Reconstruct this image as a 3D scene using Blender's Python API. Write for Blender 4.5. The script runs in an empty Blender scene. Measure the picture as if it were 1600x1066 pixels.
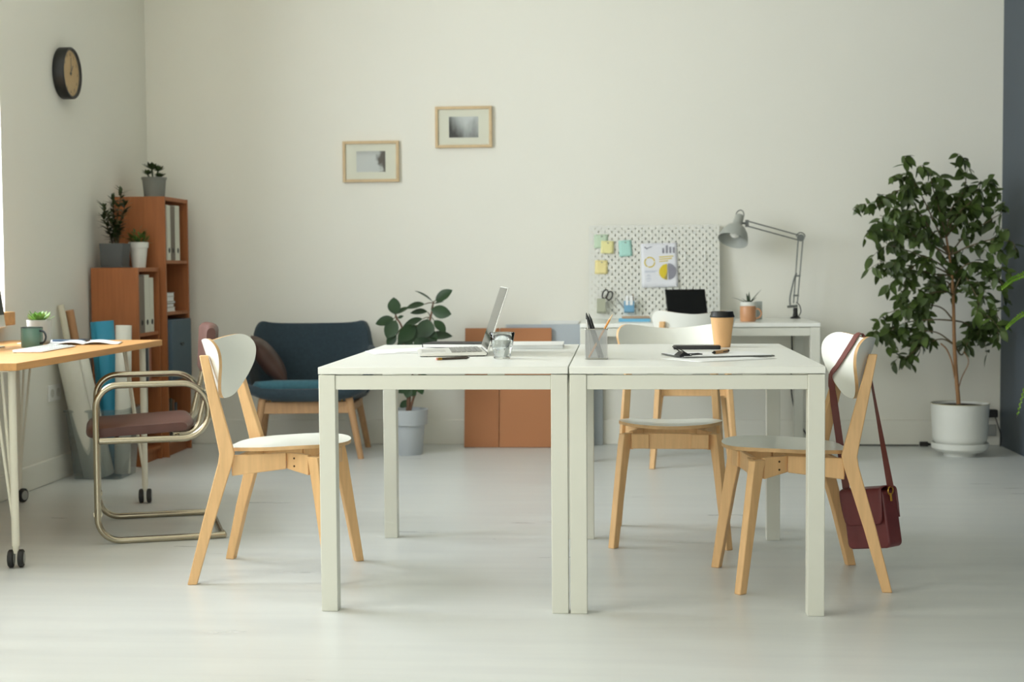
import bpy, bmesh, math, random
from mathutils import Vector, Matrix
C = bpy.context.scene.collection
PI = math.pi
def sl(c): return c / 12.92 if c <= 0.04045 else ((c + 0.055) / 1.055) ** 2.4
def hexc(h):
    h = h.lstrip('#')
    return tuple(sl(int(h[i:i + 2], 16) / 255) for i in (0, 2, 4)) + (1.0,)

# ------------------------------------------------------------------ camera
FPX, CAMH, YAW, PITCH, ROLL = 2288.5, 1.0377, 0.07303, 0.0508, -0.00696
cam = bpy.data.cameras.new('camera'); camo = bpy.data.objects.new('camera', cam); C.objects.link(camo)
cam.sensor_fit = 'HORIZONTAL'; cam.sensor_width = 36.0; cam.lens = FPX / 1600 * 36.0
cam.clip_start = 0.05; cam.clip_end = 100
fw = Vector((-math.sin(YAW) * math.cos(PITCH), math.cos(YAW) * math.cos(PITCH), -math.sin(PITCH)))
rt = Vector((math.cos(YAW), math.sin(YAW), 0)); up = rt.cross(fw)
r2 = rt * math.cos(ROLL) + up * math.sin(ROLL); u2 = -rt * math.sin(ROLL) + up * math.cos(ROLL)
M = Matrix((r2, u2, -fw)).transposed().to_4x4(); M.translation = Vector((0, 0, CAMH))
camo.matrix_world = M
cam.dof.use_dof = True; cam.dof.focus_distance = 4.65; cam.dof.aperture_fstop = 4.2
bpy.context.scene.camera = camo

# ------------------------------------------------------------------ world, daylight, exposure
sc = bpy.context.scene
w = bpy.data.worlds.new('sky'); sc.world = w; w.use_nodes = True
w.node_tree.nodes['Background'].inputs[0].default_value = (0.86, 0.93, 1.0, 1)
w.node_tree.nodes['Background'].inputs[1].default_value = 1.0
sc.view_settings.view_transform = 'Standard'; sc.view_settings.look = 'None'
sc.view_settings.gamma = 1.0; sc.view_settings.use_curve_mapping = False
sc.view_settings.exposure = 0.15
sc.cycles.max_bounces = 24; sc.cycles.diffuse_bounces = 6; sc.cycles.glossy_bounces = 5
sc.cycles.transmission_bounces = 20; sc.cycles.transparent_max_bounces = 24
sc.cycles.sample_clamp_indirect = 6.0; sc.cycles.use_denoising = True
def area(name, loc, direction, sx, sy, power, col):
    l = bpy.data.lights.new(name, 'AREA'); l.shape = 'RECTANGLE'; l.size = sx; l.size_y = sy
    l.energy = power; l.color = col
    o = bpy.data.objects.new(name, l); C.objects.link(o); o.location = loc
    o.rotation_euler = Vector(direction).to_track_quat('-Z', 'Y').to_euler()
    return o
# daylight entering by the windows of the left wall (cool); unseen windows behind the camera are added as warm front fill
XL, XR, YB, YF, ZC = -2.77, 2.165, 8.5, -5.0, 3.25
WIN_L = [(4.55, 6.44), (1.75, 3.65), (-1.05, 0.85), (-3.85, -1.95)]
FILL_WIN = [(-2.2, -0.3), (0.1, 2.0)]  # openings added in the unseen front wall to carry the fill light
WZ0, WZ1 = 0.82, 2.95
for i, (a, b) in enumerate(WIN_L):
    area('daylight_left', (XL - 0.5, (a + b) / 2, (WZ0 + WZ1) / 2), (1, 0, 0), b - a + 0.25, WZ1 - WZ0 + 0.1, (178, 100, 34, 18)[i], ((0.91, 0.945, 1.0), (1.0, 0.955, 0.84), (1.0, 0.95, 0.80), (1.0, 0.95, 0.80))[i])
for a, b in FILL_WIN:
    area('front_fill', ((a + b) / 2, YF - 0.5, (WZ0 + WZ1) / 2), (0, 1, 0), b - a, WZ1 - WZ0, 66, (1.0, 0.975, 0.91))

# ------------------------------------------------------------------ materials
MATS = {}
def nodes(m): return m.node_tree.nodes, m.node_tree.links
def mat(name, col, rough=0.5, metal=0.0, spec=0.5, var=0.0, vscale=8.0, stretch=(1, 1, 1), bump=0.0, bscale=200.0, sheen=0.0, coat=0.0):
    m = bpy.data.materials.new(name); m.use_nodes = True; n, l = nodes(m)
    p = n['Principled BSDF']; c = hexc(col) if isinstance(col, str) else col
    p.inputs['Base Color'].default_value = c; p.inputs['Roughness'].default_value = rough
    p.inputs['Metallic'].default_value = metal; p.inputs['Specular IOR Level'].default_value = spec
    if sheen: p.inputs['Sheen Weight'].default_value = sheen
    if coat: p.inputs['Coat Weight'].default_value = coat
    tc = n.new('ShaderNodeTexCoord')
    if var:
        mp = n.new('ShaderNodeMapping'); mp.inputs['Scale'].default_value = stretch
        no = n.new('ShaderNodeTexNoise'); no.inputs['Scale'].default_value = vscale; no.inputs['Detail'].default_value = 5
        rp = n.new('ShaderNodeValToRGB'); rp.color_ramp.elements[0].position = 0.3; rp.color_ramp.elements[1].position = 0.72
        rp.color_ramp.elements[0].color = tuple(x * (1 - var) for x in c[:3]) + (1,)
        rp.color_ramp.elements[1].color = tuple(min(1, x * (1 + var)) for x in c[:3]) + (1,)
        l.new(tc.outputs['Object'], mp.inputs[0]); l.new(mp.outputs[0], no.inputs['Vector'])
        l.new(no.outputs['Fac'], rp.inputs[0]); l.new(rp.outputs[0], p.inputs['Base Color'])
    if bump:
        nb = n.new('ShaderNodeTexNoise'); nb.inputs['Scale'].default_value = bscale; nb.inputs['Detail'].default_value = 3
        bp = n.new('ShaderNodeBump'); bp.inputs['Strength'].default_value = bump; bp.inputs['Distance'].default_value = 0.002
        l.new(tc.outputs['Object'], nb.inputs['Vector']); l.new(nb.outputs['Fac'], bp.inputs['Height'])
        l.new(bp.outputs[0], p.inputs['Normal'])
    MATS[name] = m
    return m
def math_node(n, l, op, a, b=None, c=None):
    k = n.new('ShaderNodeMath'); k.operation = op
    for i, v in enumerate((a, b, c)):
        if v is None: continue
        if isinstance(v, (int, float)): k.inputs[i].default_value = v
        else: l.new(v, k.inputs[i])
    return k.outputs[0]
def cutout(m, fac):            # fac = 1 where there is a hole
    n, l = nodes(m); out = n['Material Output']; p = n['Principled BSDF']
    t = n.new('ShaderNodeBsdfTransparent'); mx = n.new('ShaderNodeMixShader')
    l.new(fac, mx.inputs[0]); l.new(p.outputs[0], mx.inputs[1]); l.new(t.outputs[0], mx.inputs[2]); l.new(mx.outputs[0], out.inputs[0])
def thin_clear(name, tint, gloss=0.08, rough=0.02, solid=0.0, solidcol='#808080'):
    m = bpy.data.materials.new(name); m.use_nodes = True; n, l = nodes(m); out = n['Material Output']; p = n['Principled BSDF']
    t = n.new('ShaderNodeBsdfTransparent'); t.inputs[0].default_value = tint
    g = n.new('ShaderNodeBsdfGlossy'); g.inputs['Roughness'].default_value = rough
    fr = n.new('ShaderNodeFresnel'); fr.inputs[0].default_value = 1.35; ge = n.new('ShaderNodeNewGeometry')
    fr_ = math_node(n, l, 'MULTIPLY', fr.outputs[0], math_node(n, l, 'SUBTRACT', 1.0, ge.outputs['Backfacing']))
    mx = n.new('ShaderNodeMixShader'); l.new(fr_, mx.inputs[0]); l.new(t.outputs[0], mx.inputs[1]); l.new(g.outputs[0], mx.inputs[2])
    p.inputs['Base Color'].default_value = hexc(solidcol); p.inputs['Roughness'].default_value = 0.35
    m2 = n.new('ShaderNodeMixShader'); m2.inputs[0].default_value = solid
    l.new(mx.outputs[0], m2.inputs[1]); l.new(p.outputs[0], m2.inputs[2]); l.new(m2.outputs[0], out.inputs[0])
    MATS[name] = m; return m
wall_m = mat('painted wall', '#e9e8de', 0.75, spec=0.2, var=0.012, vscale=1.3, bump=0.12, bscale=60)
dark_m = mat('slate blue paint', '#4d565e', 0.6, spec=0.3, var=0.05, vscale=2)
ceil_m = mat('ceiling paint', '#eceade', 0.8, spec=0.2)
trim_m = mat('skirting paint', '#dfddce', 0.6, spec=0.3)
winw_m = mat('window frame white', '#f2f2ee', 0.4)
sill_m = mat('sill wood', '#c89a62', 0.45, var=0.12, vscale=6, stretch=(6, 1, 6))
# floor: pale painted boards with faint streaks and joints
floor_m = mat('pale floor', '#d9dad2', 0.3, spec=0.45)
n, l = nodes(floor_m); p = n['Principled BSDF']; tc = n.new('ShaderNodeTexCoord')
mp = n.new('ShaderNodeMapping'); mp.inputs['Scale'].default_value = (0.7, 6.0, 1); l.new(tc.outputs['Object'], mp.inputs[0])
no = n.new('ShaderNodeTexNoise'); no.inputs['Scale'].default_value = 2.2; no.inputs['Detail'].default_value = 7; l.new(mp.outputs[0], no.inputs['Vector'])
rp = n.new('ShaderNodeValToRGB'); rp.color_ramp.elements[0].position = 0.32; rp.color_ramp.elements[1].position = 0.62
rp.color_ramp.elements[0].color = hexc('#d0d3d2'); rp.color_ramp.elements[1].color = hexc('#d7dad8'); l.new(no.outputs['Fac'], rp.inputs[0])
bk = n.new('ShaderNodeTexBrick'); bk.inputs['Scale'].default_value = 1.0; bk.inputs['Brick Width'].default_value = 1.25; bk.inputs['Row Height'].default_value = 0.19
bk.inputs['Mortar Size'].default_value = 0.0016; bk.inputs['Color1'].default_value = (1, 1, 1, 1); bk.inputs['Color2'].default_value = (0.99, 0.99, 0.987, 1); bk.inputs['Mortar'].default_value = (0.985, 0.985, 0.98, 1)
l.new(tc.outputs['Object'], bk.inputs['Vector'])
mx = n.new('ShaderNodeMixRGB'); mx.blend_type = 'MULTIPLY'; mx.inputs[0].default_value = 1; l.new(rp.outputs[0], mx.inputs[1]); l.new(bk.outputs[0], mx.inputs[2]); l.new(mx.outputs[0], p.inputs['Base Color'])
rr = n.new('ShaderNodeMapRange'); rr.inputs['To Min'].default_value = 0.22; rr.inputs['To Max'].default_value = 0.4; l.new(no.outputs['Fac'], rr.inputs[0]); l.new(rr.outputs[0], p.inputs['Roughness'])

white_m = mat('white lacquer', '#dadbd0', 0.35, spec=0.4)
tabletop_m = mat('white tabletop', '#eceee8', 0.28, spec=0.45)
birch_m = mat('birch', '#e4ba86', 0.45, spec=0.35, var=0.07, vscale=5, stretch=(14, 14, 1.2))
ply_m = mat('plywood edge', '#cfa877', 0.5, var=0.12, vscale=30)
chairw_m = mat('white laminate', '#e9ebe4', 0.3, spec=0.45)
bolt_m = mat('dark bolt', '#5a4630', 0.4, metal=0.6)
beech_m = mat('beech desk top', '#d9a468', 0.4, spec=0.4, var=0.10, vscale=4, stretch=(12, 1, 12))
shelf_m = mat('cherry veneer', '#a3653c', 0.5, spec=0.3, var=0.13, vscale=4, stretch=(12, 12, 0.8))
creamm_m = mat('cream steel', '#e2dfcf', 0.35, spec=0.45)
rubber_m = mat('black rubber', '#1b1c1c', 0.5)
greyp_m = mat('grey plastic', '#9a9c98', 0.4)
chrome_m = mat('nickel tube', '#b3ab96', 0.22, metal=1.0)
leather_m = mat('brown leather', '#5c3b34', 0.42, spec=0.45, var=0.12, vscale=12, bump=0.25, bscale=160)
teal_m = mat('slate teal fabric', '#35434b', 0.9, spec=0.2, var=0.10, vscale=60, bump=0.5, bscale=500, sheen=0.2)
tealc_m = mat('teal cushion fabric', '#3d6672', 0.9, spec=0.2, var=0.10, vscale=60, bump=0.5, bscale=500, sheen=0.2)
ash_m = mat('ash wood', '#c0966c', 0.5, var=0.12, vscale=5, stretch=(10, 10, 1))
brass_m = mat('brass', '#c79b4a', 0.3, metal=1.0)
potgrey_m = mat('light grey pot', '#b6bcc0', 0.5, var=0.03)
potdark_m = mat('dark grey pot', '#55595a', 0.6, var=0.05)
potmid_m = mat('mid grey pot', '#7f837d', 0.6, var=0.05)
potwhite_m = mat('white pot', '#dadcd5', 0.4, var=0.02)
rimgold_m = mat('worn rim', '#a59c72', 0.5)
soil_m = mat('soil', '#33281e', 0.95, var=0.3, vscale=60, bump=0.8, bscale=90)
bark_m = mat('bark', '#96704c', 0.75, var=0.22, vscale=20, stretch=(1, 1, 0.3))
twig_m = mat('twig', '#5c5138', 0.8)
def leaf_mat(name, a, b, rough=0.4, scale=9, spec=0.45, trans=0.0):
    m = bpy.data.materials.new(name); m.use_nodes = True; n, l = nodes(m); p = n['Principled BSDF']
    tc = n.new('ShaderNodeTexCoord'); no = n.new('ShaderNodeTexNoise'); no.inputs['Scale'].default_value = scale; no.inputs['Detail'].default_value = 2
    rp = n.new('ShaderNodeValToRGB'); rp.color_ramp.elements[0].position = 0.35; rp.color_ramp.elements[1].position = 0.68
    rp.color_ramp.elements[0].color = hexc(a); rp.color_ramp.elements[1].color = hexc(b)
    l.new(tc.outputs['Object'], no.inputs['Vector']); l.new(no.outputs['Fac'], rp.inputs[0]); l.new(rp.outputs[0], p.inputs['Base Color'])
    p.inputs['Roughness'].default_value = rough; p.inputs['Specular IOR Level'].default_value = spec
    if trans:
        t = n.new('ShaderNodeBsdfTranslucent'); l.new(rp.outputs[0], t.inputs[0])
        mx = n.new('ShaderNodeMixShader'); mx.inputs[0].default_value = trans
        l.new(p.outputs[0], mx.inputs[1]); l.new(t.outputs[0], mx.inputs[2]); l.new(mx.outputs[0], n['Material Output'].inputs[0])
    MATS[name] = m; return m
ficus_m = leaf_mat('ficus leaf', '#35451f', '#546a30', 0.38, 9, trans=0.15)
rubberleaf_m = leaf_mat('rubber plant leaf', '#1f341d', '#2d4928', 0.42, 7, spec=.35)
jade_m = leaf_mat('jade leaf', '#2c3a1f', '#435530', 0.45, 14)
bush_m = leaf_mat('bushy leaf', '#3a5a22', '#587a33', 0.45, 20)
succ_m = leaf_mat('succulent leaf', '#5f8a3c', '#9cc266', 0.4, 20)
aloe_m = leaf_mat('aloe leaf', '#2f3c30', '#4a5a44', 0.4, 20)
fern_m = leaf_mat('fern leaf', '#5f8f24', '#8fbb3e', 0.5, 18, trans=0.3)
binderw_m = mat('white binder card', '#d6d5c6', 0.55, var=0.02)
binderg_m = mat('taupe binder card', '#746a5e', 0.6, var=0.05)
black_m = mat('black plastic', '#121313', 0.42)
softblack_m = mat('matt black', '#1d1e1e', 0.6)
paper_m = mat('paper', '#eef0f0', 0.7, spec=0.2)
steel_m = mat('brushed steel', '#b9b9b4', 0.3, metal=1.0)
darksteel_m = mat('dark steel', '#4b4d4d', 0.4, metal=0.8)
lamp_m = mat('grey lamp enamel', '#a5a9a3', 0.4, spec=0.5)
lamparm_m = mat('grey lamp arm', '#6d716e', 0.4, metal=0.4)
whitep_m = mat('white plastic', '#e8e9e6', 0.4)
kraft_m = mat('kraft cup card', '#dcae7a', 0.6, var=0.04)
terracotta_m = mat('terracotta glaze', '#c49068', 0.4, var=0.04)
mug_m = mat('sage enamel', '#63867a', 0.25, spec=0.5, var=0.04)
clear_m = thin_clear('window glass', (0.97, 0.98, 0.98, 1))
bin_m = thin_clear('smoky bin plastic', (0.90, 0.92, 0.92, 1), solid=0.13, solidcol='#9aa0a0')
glass_m = bpy.data.materials.new('drinking glass'); glass_m.use_nodes = True
p = nodes(glass_m)[0]['Principled BSDF']; p.inputs['Base Color'].default_value = (0.97, 0.985, 0.99, 1); p.inputs['Roughness'].default_value = 0.0; p.inputs['IOR'].default_value = 1.30; p.inputs['Transmission Weight'].default_value = 1
water_m = bpy.data.materials.new('water'); water_m.use_nodes = True
p = nodes(water_m)[0]['Principled BSDF']; p.inputs['Base Color'].default_value = (0.95, 0.98, 1, 1); p.inputs['Roughness'].default_value = 0.0; p.inputs['IOR'].default_value = 1.33; p.inputs['Transmission Weight'].default_value = 1

# ------------------------------------------------------------------ object helpers
def tag(o, label=None, cat=None, group=None, kind=None):
    if label: o['label'] = label
    if cat: o['category'] = cat
    if group: o['group'] = group
    if kind: o['kind'] = kind
    return o
def thing(name, label, cat, loc=(0, 0, 0), rz=0.0, group=None):
    o = bpy.data.objects.new(name, None); C.objects.link(o); o.empty_display_size = 0.05
    o.location = loc; o.rotation_euler = (0, 0, rz)
    return tag(o, label, cat, group)
def copy_tree(o, parent=None):
    c = o.copy(); C.objects.link(c)
    if parent: c.parent = parent
    for ch in list(o.children): copy_tree(ch, c)
    return c
def fillet(pts, r, k=6):
    pts = [Vector(p) for p in pts]; out = [pts[0]]
    for i in range(1, len(pts) - 1):
        rr = r[i] if isinstance(r, (list, tuple)) else r
        a, b, c = pts[i - 1], pts[i], pts[i + 1]; u = (a - b); v = (c - b)
        lu, lv = u.length, v.length; u.normalize(); v.normalize(); ang = u.angle(v)
        if rr <= 0 or ang > PI - 0.02: out.append(b); continue
        d = min(rr / math.tan(ang / 2), lu * 0.49, lv * 0.49); rad = d * math.tan(ang / 2)
        cen = b + (u + v).normalized() * (rad / math.sin(ang / 2)); s = b + u * d - cen; e = b + v * d - cen
        tot = s.angle(e)
        for j in range(k + 1):
            t = j / k
            q = (s * math.sin((1 - t) * tot) + e * math.sin(t * tot)) / math.sin(tot) if tot > 1e-4 else s
            out.append(cen + q)
    out.append(pts[-1]); return out
def catmull(pts, k=6, closed=False):
    P = [Vector(p) for p in pts]; n = len(P); out = []
    for i in range(n if closed else n - 1):
        p0 = P[(i - 1) % n] if closed or i > 0 else P[i] * 2 - P[i + 1]
        p1 = P[i]; p2 = P[(i + 1) % n]; p3 = P[(i + 2) % n] if closed or i + 2 < n else p2 * 2 - p1
        for j in range(k):
            t = j / k
            out.append(0.5 * ((2 * p1) + (p2 - p0) * t + (2 * p0 - 5 * p1 + 4 * p2 - p3) * t * t + (3 * p1 - p0 - 3 * p2 + p3) * t ** 3))
    if not closed: out.append(P[-1])
    return out
class MB:
    def __init__(s): s.bm = bmesh.new(); s.mi = 0; s.X = Matrix.Identity(4)
    def v(s, p): return s.bm.verts.new(s.X @ Vector(p))
    def f(s, vs, mi=None):
        try:
            fc = s.bm.faces.new(vs); fc.material_index = s.mi if mi is None else mi; return fc
        except ValueError: return None
    def box(s, a, b, rot=None, cen=None):
        a, b = Vector(a), Vector(b); c = (a + b) / 2
        ps = [Vector((x, y, z)) for z in (a.z, b.z) for y in (a.y, b.y) for x in (a.x, b.x)]
        if rot is not None: c = Vector(cen) if cen is not None else c; ps = [c + rot @ (p - c) for p in ps]
        V = [s.v(p) for p in ps]
        for q in ((0, 2, 3, 1), (4, 5, 7, 6), (0, 1, 5, 4), (2, 6, 7, 3), (0, 4, 6, 2), (1, 3, 7, 5)): s.f([V[i] for i in q])
        return s
    def sweep(s, loops, cap=True, closed=False):
        R = [[s.v(p) for p in L] for L in loops]; n = len(R[0]); m = len(R)
        for i in range(m if closed else m - 1):
            A, B = R[i], R[(i + 1) % m]
            for j in range(n): s.f([A[j], A[(j + 1) % n], B[(j + 1) % n], B[j]])
        if cap and not closed: s.f(R[0][::-1]); s.f(R[-1])
        return s
    def tube(s, pts, r, seg=10, closed=False, cap=True):
        P = [Vector(p) for p in pts]; n = len(P); loops = []; prev = None
        for i, p in enumerate(P):
            a = P[i - 1] if (closed or i > 0) else p; b = P[(i + 1) % n] if (closed or i < n - 1) else p
            t = (b - a).normalized()
            if prev is None:
                ref = Vector((0, 0, 1)) if abs(t.z) < 0.9 else Vector((1, 0, 0)); nn = (ref - t * ref.dot(t)).normalized()
            else: nn = (prev - t * prev.dot(t)).normalized()
            prev = nn; bb = t.cross(nn); rr = r[i] if isinstance(r, (list, tuple)) else r
            loops.append([p + (nn * math.cos(2 * PI * k / seg) + bb * math.sin(2 * PI * k / seg)) * rr for k in range(seg)])
        return s.sweep(loops, cap, closed)
    def lathe(s, prof, seg=40, cen=(0, 0, 0), rot=None):
        cen = Vector(cen); R = []
        for r, z in prof:
            if r < 1e-6: ps = [Vector((0, 0, z))]
            else: ps = [Vector((r * math.cos(2 * PI * k / seg), r * math.sin(2 * PI * k / seg), z)) for k in range(seg)]
            if rot is not None: ps = [rot @ p for p in ps]
            R.append([s.v(cen + p) for p in ps])
        for A, B in zip(R, R[1:]):
            for k in range(seg):
                a0, a1 = A[k % len(A)], A[(k + 1) % len(A)]; b0, b1 = B[k % len(B)], B[(k + 1) % len(B)]
                vs = []
                for q in (a0, a1, b1, b0):
                    if q not in vs: vs.append(q)
                if len(vs) > 2: s.f(vs)
        return s
    def prism(s, outline, lo, hi, fn=lambda a, b, h: (a, b, h)):
        A = [s.v(fn(x, y, lo)) for x, y in outline]; B = [s.v(fn(x, y, hi)) for x, y in outline]; n = len(A)
        s.f(A[::-1]); s.f(B)
        for i in range(n): s.f([A[i], A[(i + 1) % n], B[(i + 1) % n], B[i]])
        return s
    def shell(s, outline, cen, fn, t, rings=7, rim=1):
        n = len(outline); cx, cy = cen
        def layer(off):
            c = s.v(fn(cx, cy, off)); L = []
            for k in range(1, rings + 1):
                q = k / rings
                L.append([s.v(fn(cx + (x - cx) * q, cy + (y - cy) * q, off)) for x, y in outline])
            return c, L
        c0, A = layer(t / 2); c1, B = layer(-t / 2)
        for (c, L, fl) in ((c0, A, 0), (c1, B, 1)):
            for i in range(n):
                j = (i + 1) % n; q = [c, L[0][i], L[0][j]]; s.f(q[::-1] if fl else q, 0)
                for k in range(rings - 1):
                    q = [L[k][i], L[k + 1][i], L[k + 1][j], L[k][j]]; s.f(q[::-1] if fl else q, 0)
        for i in range(n):
            j = (i + 1) % n; s.f([A[-1][i], B[-1][i], B[-1][j], A[-1][j]], rim)
        return s
    def grid(s, fn, nu, nv, closed_u=False):
        G = [[s.v(fn(i / nu, j / nv)) for j in range(nv + 1)] for i in range(nu if closed_u else nu + 1)]
        m = len(G)
        for i in range(nu):
            for j in range(nv): s.f([G[i][j], G[(i + 1) % m][j], G[(i + 1) % m][j + 1], G[i][j + 1]])
        return s
    def leaf(s, base, d, nrm, L, W, fold=0.25, droop=0.25, seg=4, shape=0.9, tip=1.0):
        base = Vector(base); d = Vector(d).normalized(); nrm = Vector(nrm); nrm = (nrm - d * nrm.dot(d))
        if nrm.length < 1e-4: nrm = d.orthogonal()
        nrm.normalize(); side = d.cross(nrm); rows = []
        for i in range(seg + 1):
            t = i / seg; ww = W / 2 * math.sin(PI * min(1, t ** shape)) ** tip if 0 < i < seg else 0
            c = base + d * (L * t) - nrm * (droop * L * t * t)
            if ww == 0: rows.append([s.v(c)])
            else: rows.append([s.v(c + side * ww + nrm * fold * ww), s.v(c), s.v(c - side * ww + nrm * fold * ww)])
        for A, B in zip(rows, rows[1:]):
            if len(A) == 1 and len(B) == 3: s.f([A[0], B[0], B[1]]); s.f([A[0], B[1], B[2]])
            elif len(A) == 3 and len(B) == 3: s.f([A[0], B[0], B[1], A[1]]); s.f([A[1], B[1], B[2], A[2]])
            elif len(A) == 3: s.f([A[0], B[0], A[1]]); s.f([A[1], B[0], A[2]])
        return s
    def build(s, name, mats, parent=None, smooth=True, ang=38, bevel=0.0, bseg=2, loc=None, rz=None, solid=0, subd=0, fixn=True):
        if fixn: bmesh.ops.recalc_face_normals(s.bm, faces=s.bm.faces[:])
        me = bpy.data.meshes.new(name); s.bm.to_mesh(me); s.bm.free()
        for m in (mats if isinstance(mats, (list, tuple)) else [mats]): me.materials.append(m)
        if smooth:
            me.polygons.foreach_set('use_smooth', [True] * len(me.polygons)); me.set_sharp_from_angle(angle=math.radians(ang))
        o = bpy.data.objects.new(name, me); C.objects.link(o)
        if parent: o.parent = parent
        if loc is not None: o.location = loc
        if rz is not None: o.rotation_euler = (0, 0, rz)
        if solid:
            md = o.modifiers.new('solid', 'SOLIDIFY'); md.thickness = solid; md.offset = 0
        if subd:
            md = o.modifiers.new('sub', 'SUBSURF'); md.levels = subd; md.render_levels = subd
        if bevel:
            md = o.modifiers.new('bevel', 'BEVEL'); md.width = bevel; md.segments = bseg; md.limit_method = 'ANGLE'; md.angle_limit = math.radians(40); md.harden_normals = False
        return o
def rz(a): return Matrix.Rotation(a, 3, 'Z')
def rx(a): return Matrix.Rotation(a, 3, 'X')
def ry(a): return Matrix.Rotation(a, 3, 'Y')
def rect(hx, hy, r=0.0, k=5):
    if r <= 0: return [(-hx, -hy), (hx, -hy), (hx, hy), (-hx, hy)]
    out = []
    for cx, cy, a0 in ((hx - r, hy - r, 0), (-hx + r, hy - r, PI / 2), (-hx + r, -hy + r, PI), (hx - r, -hy + r, 1.5 * PI)):
        for i in range(k + 1):
            a = a0 + PI / 2 * i / k; out.append((cx + r * math.cos(a), cy + r * math.sin(a)))
    return out
def text(name, body, size, m, parent, loc, rot, ext=0.0003):
    cu = bpy.data.curves.new(name, 'FONT'); cu.body = body; cu.size = size; cu.align_x = 'CENTER'; cu.align_y = 'CENTER'; cu.extrude = ext
    cu.materials.append(m); tmp = bpy.data.objects.new(name + '_outline', cu); C.objects.link(tmp)
    me = bpy.data.meshes.new_from_object(tmp.evaluated_get(bpy.context.evaluated_depsgraph_get())); bpy.data.objects.remove(tmp)
    o = bpy.data.objects.new(name, me); C.objects.link(o); o.parent = parent; o.location = loc; o.rotation_euler = rot
    return o

# ------------------------------------------------------------------ the room
def structure(o): o['kind'] = 'structure'; return o
structure(MB().box((XL - 0.3, YF - 0.3, -0.12), (XR + 0.2, YB + 0.2, 0)).build('floor', floor_m, smooth=False))
structure(MB().box((XL - 0.3, YF - 0.3, ZC), (XR + 0.2, YB + 0.2, ZC + 0.12)).build('ceiling', ceil_m, smooth=False))
structure(MB().box((XL - 0.3, YB, 0), (XR + 0.2, YB + 0.2, ZC)).build('wall_back', wall_m, smooth=False))
structure(MB().box((XR, YF - 0.3, 0), (XR + 0.2, YB, ZC)).build('wall_right', dark_m, smooth=False))
m = MB(); prev = YF
for a, b in sorted(WIN_L):
    m.box((XL - 0.3, prev, 0), (XL, a, ZC)); m.box((XL - 0.3, a, 0), (XL, b, WZ0)); m.box((XL - 0.3, a, WZ1), (XL, b, ZC)); prev = b
m.box((XL - 0.3, prev, 0), (XL, YB, ZC)); structure(m.build('wall_left', wall_m, smooth=False))
m = MB(); prev = XL - 0.3
for a, b in FILL_WIN:
    m.box((prev, YF - 0.3, 0), (a, YF, ZC)); m.box((a, YF - 0.3, 0), (b, YF, WZ0)); m.box((a, YF - 0.3, WZ1), (b, YF, ZC)); prev = b
m.box((prev, YF - 0.3, 0), (XR, YF, ZC)); structure(m.build('wall_front', wall_m, smooth=False))
def window(idx, a, b, left):
    o = bpy.data.objects.new('window_%d' % idx, None); C.objects.link(o); structure(o)
    d = -0.24
    if left: o.location = (XL, (a + b) / 2, WZ0); o.rotation_euler = (0, 0, -PI / 2)   # local y points into the room
    else: o.location = ((a + b) / 2, YF, WZ0)
    if left: o.rotation_euler = (0, 0, -PI / 2)
    hw = (b - a) / 2; h = WZ1 - WZ0
    f = MB()
    for x0, x1 in ((-hw + .003, -hw + 0.06), (-0.035, 0.035), (hw - 0.06, hw - .003)): f.box((x0, d - 0.03, 0.003), (x1, d + 0.03, h - .003))
    for z0, z1 in ((0.003, 0.06), (h - 0.06, h - .003)):
        f.box((-hw + 0.06, d - 0.03, z0), (-0.035, d + 0.03, z1)); f.box((0.035, d - 0.03, z0), (hw - 0.06, d + 0.03, z1))
    f.build('frame', winw_m, o, smooth=False)
    for s in (-1, 1):
        x0, x1 = (0.035, hw - 0.06) if s > 0 else (-hw + 0.06, -0.035)
        MB().box((x0, d - 0.004, 0.06), (x1, d + 0.004, h - 0.06)).build('pane', clear_m, o, smooth=False)
    MB().box((-hw + .004, -0.2, 0.002), (hw - .004, -0.001, 0.03)).box((-hw + .004, 0.001, -0.03), (hw - 0.004, 0.05, 0.03)).build('sill', sill_m, o, bevel=0.004)
k = 1
for a, b in WIN_L: window(k, a, b, True); k += 1
for a, b in FILL_WIN: window(k, a, b, False); k += 1  # added front windows, placed only for the fill
structure(MB().box((XL, YB - 0.008, 0), (XR, YB, 0.145)).build('baseboard_back', wall_m, bevel=0.006))
structure(MB().box((XL, YF, 0), (XL + 0.014, YB - 0.014, 0.12)).build('baseboard_left', wall_m, bevel=0.006))

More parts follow.
